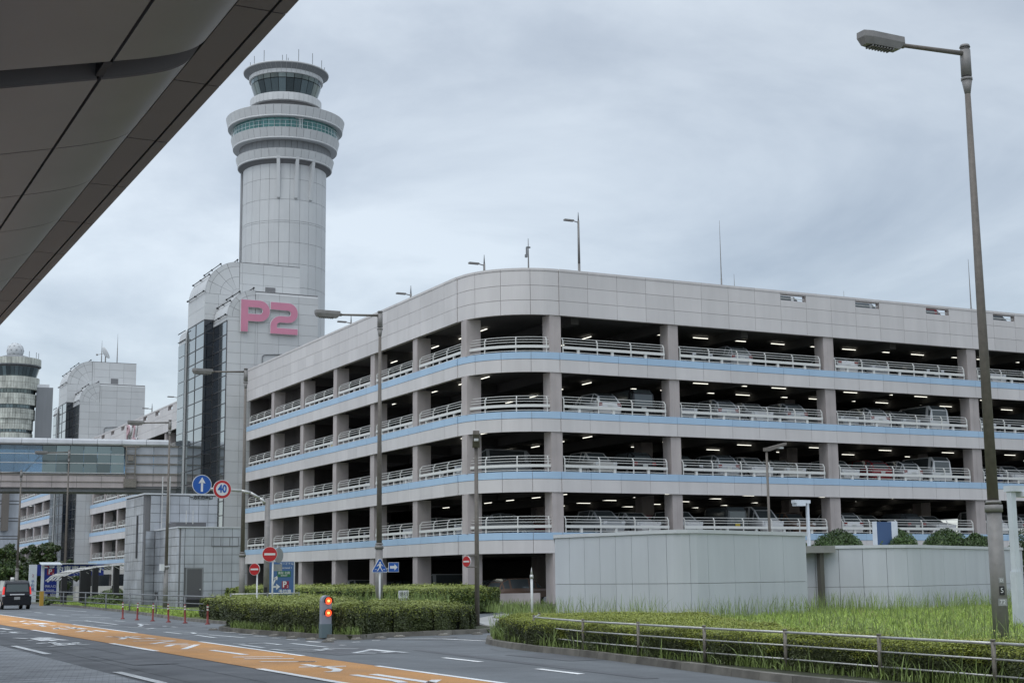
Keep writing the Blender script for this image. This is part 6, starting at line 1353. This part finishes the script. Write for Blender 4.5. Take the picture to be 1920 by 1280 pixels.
hD2 = ccw(smoothpoly([(25.3, 66.5), (25.6, 61.5), (27.4, 59.6), (29.5, 60.2), (31.2, 62.5), (31.4, 67), (30.5, 71), (27, 70)], 2))
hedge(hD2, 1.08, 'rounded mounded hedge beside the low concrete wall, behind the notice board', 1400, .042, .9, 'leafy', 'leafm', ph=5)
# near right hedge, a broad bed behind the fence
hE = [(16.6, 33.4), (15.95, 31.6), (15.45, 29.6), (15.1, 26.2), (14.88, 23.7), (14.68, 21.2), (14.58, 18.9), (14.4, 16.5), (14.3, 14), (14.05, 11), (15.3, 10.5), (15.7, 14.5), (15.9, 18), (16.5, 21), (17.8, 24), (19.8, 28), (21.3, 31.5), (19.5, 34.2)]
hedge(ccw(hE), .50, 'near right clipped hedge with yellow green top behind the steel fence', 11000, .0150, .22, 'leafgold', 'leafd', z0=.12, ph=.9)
# grasses
def blades(name, P, h, mt, lean=.5, wd=.010, label=None, parent=None, **kw):
    n = len(P); hh = h*rng.uniform(.45, 1.25, (n, 1)); az = rng.uniform(0, 2*PI, n); d = np.stack([np.cos(az), np.sin(az), np.zeros(n)], 1); ln_ = rng.gamma(2, .5, (n, 1))*lean*.6
    az2 = rng.uniform(0, PI, n); wv = np.stack([np.cos(az2), np.sin(az2), np.zeros(n)], 1)*wd; up = np.array([0, 0, 1.])
    rows_ = []
    for t_, w_2 in ((0, 1), (.4, .9), (.75, .6), (1, .08)):
        c = P+up*hh*(t_-.28*ln_*t_*t_)+d*hh*ln_*t_*t_*.8; rows_ += [c-wv*w_2, c+wv*w_2]
    V = np.stack(rows_, 1).reshape(-1, 3); b = np.arange(n)[:, None]*8
    Fq = np.concatenate([b+np.array([[0, 1, 3, 2]]), b+np.array([[2, 3, 5, 4]]), b+np.array([[4, 5, 7, 6]])], 1).reshape(-1)
    me = bpy.data.meshes.new(name); me.vertices.add(8*n); me.vertices.foreach_set('co', V.ravel().astype(np.float32)); me.loops.add(12*n); me.loops.foreach_set('vertex_index', Fq.astype(np.int32)); me.polygons.add(3*n); me.polygons.foreach_set('loop_start', np.arange(0, 12*n, 4, dtype=np.int32)); me.update(calc_edges=True); me.materials.append(mt)
    return obj(name, me, parent, kind='stuff', **kw)
def scatter(poly, n, z=.12, clump=0):
    xs = [p[0] for p in poly]; ys = [p[1] for p in poly]; X = rng.uniform(min(xs), max(xs), n); Y = rng.uniform(min(ys), max(ys), n)
    if clump:
        c = np.sin(X*1.9)*np.sin(Y*1.3+.5)+.5*np.sin(X*5.1+Y*3.3); k = c+rng.normal(0, .5, n) > clump; X, Y = X[k], Y[k]
    k = point_in(poly, X, Y); X, Y = X[k], Y[k]; return np.stack([X, Y, np.full(X.shape, z)], 1)
gE = [(15.2, 10), (40, 12), (60, 40), (56, 52), (43, 47.4), (39, 50.5), (36.4, 46.0), (28.7, 42.9), (27.1, 49.8), (24.5, 50), (22, 40), (20.5, 34), (19.5, 29), (17.5, 24.5), (16.3, 21.5), (15.7, 18)]
s = MB(); s.prism(ccw(gE), .11, .13); s.build('lawn', M['lawn'], kind='structure')
blades('tall_grass', scatter(gE, 190000, .12, -.5), .19, M['grassb'], 1.3, .007, label='tall bright grass growing between the near hedge and the grey enclosures', cat='grass')
blades('seeding_grass', scatter(gE, 17000, .12, .65), .80, M['grass'], .45, .008, label='scattered taller seeding grass stalks in front of the enclosures', cat='grass')
blades('wall_foot_grass', scatter([(27.0, 49.5), (28.5, 42.8), (36.4, 45.9), (39.6, 50), (42.4, 47.2), (55, 53), (52, 48), (42, 44), (36, 42.5), (28, 40.5), (25.5, 48)], 5200, .12), .75, M['grass'], .5, .009, label='tall loose grass stalks standing against the foot of both enclosures', cat='grass')
blades('dry_grass', scatter(gE, 16000, .12, .5), .26, mat('straw', (.42, .36, .17), .7, island=.4), 1.2, .006, label='dry straw coloured blades mixed into the bright grass', cat='grass')
M['weed'] = mat('dark_weed', (.10, .155, .04), .5, island=.4)
blades('broad_weeds', scatter(gE, 26000, .12, 1.0), .22, M['weed'], 1.1, .016, label='dark broad leaved weeds in patches of the bright grass', cat='weeds')
# weeds through the fence on the kerb side and over the hedge
fl = [(13.95, 12), (14.05, 14.2), (14.2, 16.6), (14.38, 19), (14.5, 21.4), (14.72, 23.9), (14.95, 26.2), (15.35, 29.6), (15.85, 31.9), (16.7, 34.0)]
strip_poly = fl+[(x+.75, y) for x, y in reversed(fl)]
blades('kerb_grass', scatter(strip_poly, 15000, .12, -.15), .42, M['grass'], .9, .009, label='long arching grass growing through the fence at the foot of the near hedge', cat='grass')
blades('kerb_weeds', scatter(fl+[(x+.4, y) for x, y in reversed(fl)], 16000, .12), .16, M['grass'], .8, .010, label='short weeds along the near kerb under the fence', cat='weeds')
ft = [(x+.3, y) for x, y in fl]
blades('hedge_grass', scatter(ft+[(x+4.5, y) for x, y in reversed(fl)], 4000, .5, .5), .26, M['grass'], .6, .008, label='thin grass stalks poking out of the near hedge top', cat='grass')
nose = [(14.9, 33.2), (15.8, 32.0), (16.9, 33), (17.6, 35.2), (16.9, 34.9)]
blades('nose_grass', scatter([(15.7, 32), (16.9, 34.6), (19.5, 36.8), (20.5, 34), (17, 31)], 4200, .1), .48, M['grass'], .7, .010, label='shaggy grass tuft on the rounded nose of the near kerb', cat='grass')
mid = [(13.3, 46), (13.3, 43.5), (13.6, 40.7), (13.85, 38.6), (14.05, 37.5), (14.4, 37.3), (14.3, 38.3), (13.95, 41), (13.75, 46)]
blades('island_weeds', scatter(mid, 9000, .1), .26, M['grass'], .7, .011, label='weeds at the foot of the beacon hedge', cat='weeds')
bg = [(20, 46), (23, 55), (27, 60), (25, 66), (22, 60), (19.5, 52)]
blades('back_grass', scatter([(19.2, 50), (21, 47), (26, 57), (25.5, 62), (21, 58)], 3500, .1, .1), .95, M['grass'], .4, .014, label='pale tall grass between the middle hedges', cat='grass')
blades('wall_grass', scatter([(26, 50), (31, 56), (31.3, 62), (34, 66), (29, 60)], 5000, .1), .5, M['grass'], .5, .014, label='grass by the plinth left of the nearer enclosure', cat='grass')
lp = [(15.6, 60), (17.1, 78), (18.1, 97), (18.3, 110), (21, 110), (21, 90), (20, 78), (18.5, 64)]
blades('verge_grass', scatter(lp, 26000, .12), .10, M['grassb'], .6, .02, label='short verge grass between kerb and rail fence', cat='grass')
# creeping shrubs by the pergola
def bush(x, y, rx, ry, h, label, leaf=.06, n=2500, mt='leaft', z0=0, name='shrub', cat='shrub'):
    t = thing(name, label, cat, (x, y, z0)); u = rng.normal(0, 1, (n, 3)); u /= np.linalg.norm(u, axis=1)[:, None]; u[:, 2] = np.where(u[:, 2] < -.35, -u[:, 2], u[:, 2])
    r = rng.uniform(.88, 1.03, (n, 1))*(1+.05*np.sin(u[:, :1]*6)+.05*np.sin(u[:, 1:2]*7)); P = u*r*np.array([rx, ry, h]); obj('leaves', leaf_mesh('leaves', P, u, leaf, M[mt], flat=.7), t, kind='stuff')
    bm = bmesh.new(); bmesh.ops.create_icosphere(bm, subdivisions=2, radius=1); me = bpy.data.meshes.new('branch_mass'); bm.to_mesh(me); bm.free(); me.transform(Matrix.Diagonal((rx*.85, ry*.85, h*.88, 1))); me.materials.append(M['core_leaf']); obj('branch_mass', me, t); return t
for x, y, rx, h, lb in ((19.6, 97, 1.2, .6, 'wild green shrub at the foot of the pergola columns'), (20.6, 101, 1.4, .8, 'shrub just left of the tiled building'), (18.6, 108, .8, .5, 'low shrub behind the rail fence near the pylon'), (22.6, 108, 1.2, 1.1, 'clipped shrub right behind the pergola'), (18.8, 120, 1.0, 1.0, 'olive bush between gantry post and pylon')): bush(x, y, rx, rx, h, lb, .07, 1500, 'leafm')
for x, y, rx, h, lb in ((49.2, 60, 1.5, 3.75, 'large trimmed round tree above the right enclosure, left of the blue board'), (53.45, 60.5, 1.25, 3.85, 'trimmed round tree partly hidden by the blue board'), (56.9, 60.4, 1.42, 3.85, 'broad trimmed round tree left of the tall lamp post'), (58.9, 60.2, .85, 3.6, 'smaller trimmed tree tucked against its broad neighbour'), (63.3, 60, 2.3, 4.3, 'tall dark trimmed tree at the right edge of the picture'), (47.55, 60.8, .75, 3.12, 'small trimmed shrub beside the white square lamp post')):
    t = bush(x, y, rx, 1.4, h-1.9 if x < 62 else h, lb, .05, 14000, 'leaft', 1.9 if x < 62 else 0, 'trimmed_tree', 'tree')
    if x < 62: s = MB(); s.tube((0, 0, -1.9), (0, 0, .3), .12, n=8); s.build('trunk', M['bark'], t)
for x, y, lb in ((49.4, 57.6, 'first'), (51.9, 57.6, 'second'), (54.0, 57.6, 'third')): bush(x+(.6 if lb == 'first' else 0), y, .42, .4, 2.98, f'{lb} little light green shrub peeking over the right enclosure', .07, 900, 'leafm')
# street trees at the far left
def tree(x, y, h, rad, label, dark=False):
    t = thing('roadside_tree', label, 'tree', (x, y, 0)); s = MB(); s.tube((0, 0, 0), (.1, 0, h*.35), .16, .11, n=8); limbs = []
    for k in range(6):
        a = rng.uniform(0, 2*PI); e = Vector((math.cos(a)*rad*.55, math.sin(a)*rad*.55, h*rng.uniform(.55, .85))); s.tube((.1, 0, h*rng.uniform(.2, .35)), e, .07, .025, n=6); limbs.append(e)
    s.build('trunk', M['bark'], t)
    P = []; Nn = []
    for k in range(34):
        c = np.array([rng.normal(0, rad*.5), rng.normal(0, rad*.5), h*rng.uniform(.32, .92)]); rr = rng.uniform(.35, .62)*rad*.55; q = 260; u = rng.normal(0, 1, (q, 3)); u /= np.linalg.norm(u, axis=1)[:, None]; P.append(c+u*rr*rng.uniform(.5, 1.05, (q, 1))*[1, 1, .75]); Nn.append(u+[0, 0, .5])
    P = np.concatenate(P); Nn = np.concatenate(Nn); k = rng.random(len(P)) < .35
    obj('crown', leaf_mesh('crown', P[~k], Nn[~k], .13, M['leaft'], flat=.7), t, kind='stuff'); obj('crown', leaf_mesh('crown', P[k], Nn[k], .13, M['leafm' if not dark else 'leafd'], flat=.7), t, kind='stuff'); return t
tree(19.8, 148, 5.8, 2.3, 'full green roadside tree cut by the left edge'); tree(24.2, 150, 5.9, 1.7, 'slimmer dark tree in front of the far garage wing', True); tree(22.2, 142, 3.6, 2.0, 'low spreading tree behind the taxi', True); tree(17.2, 140, 4.2, 2.0, 'lower tree at the very left edge behind the taxi'); tree(26.5, 158, 4.2, 1.6, 'small tree between the far core and the gantry sign', True)
tree(21.5, 160, 5.2, 2.6, 'round green tree behind the full roadside tree'); tree(18.4, 134, 3.0, 1.9, 'low green tree right behind the taxi roof lamp')
tree(20.5, 136, 2.4, 1.6, 'bushy low tree between taxi and gantry post', True)
SC.cycles.max_bounces = 6; SC.cycles.diffuse_bounces = 3; SC.cycles.glossy_bounces = 3
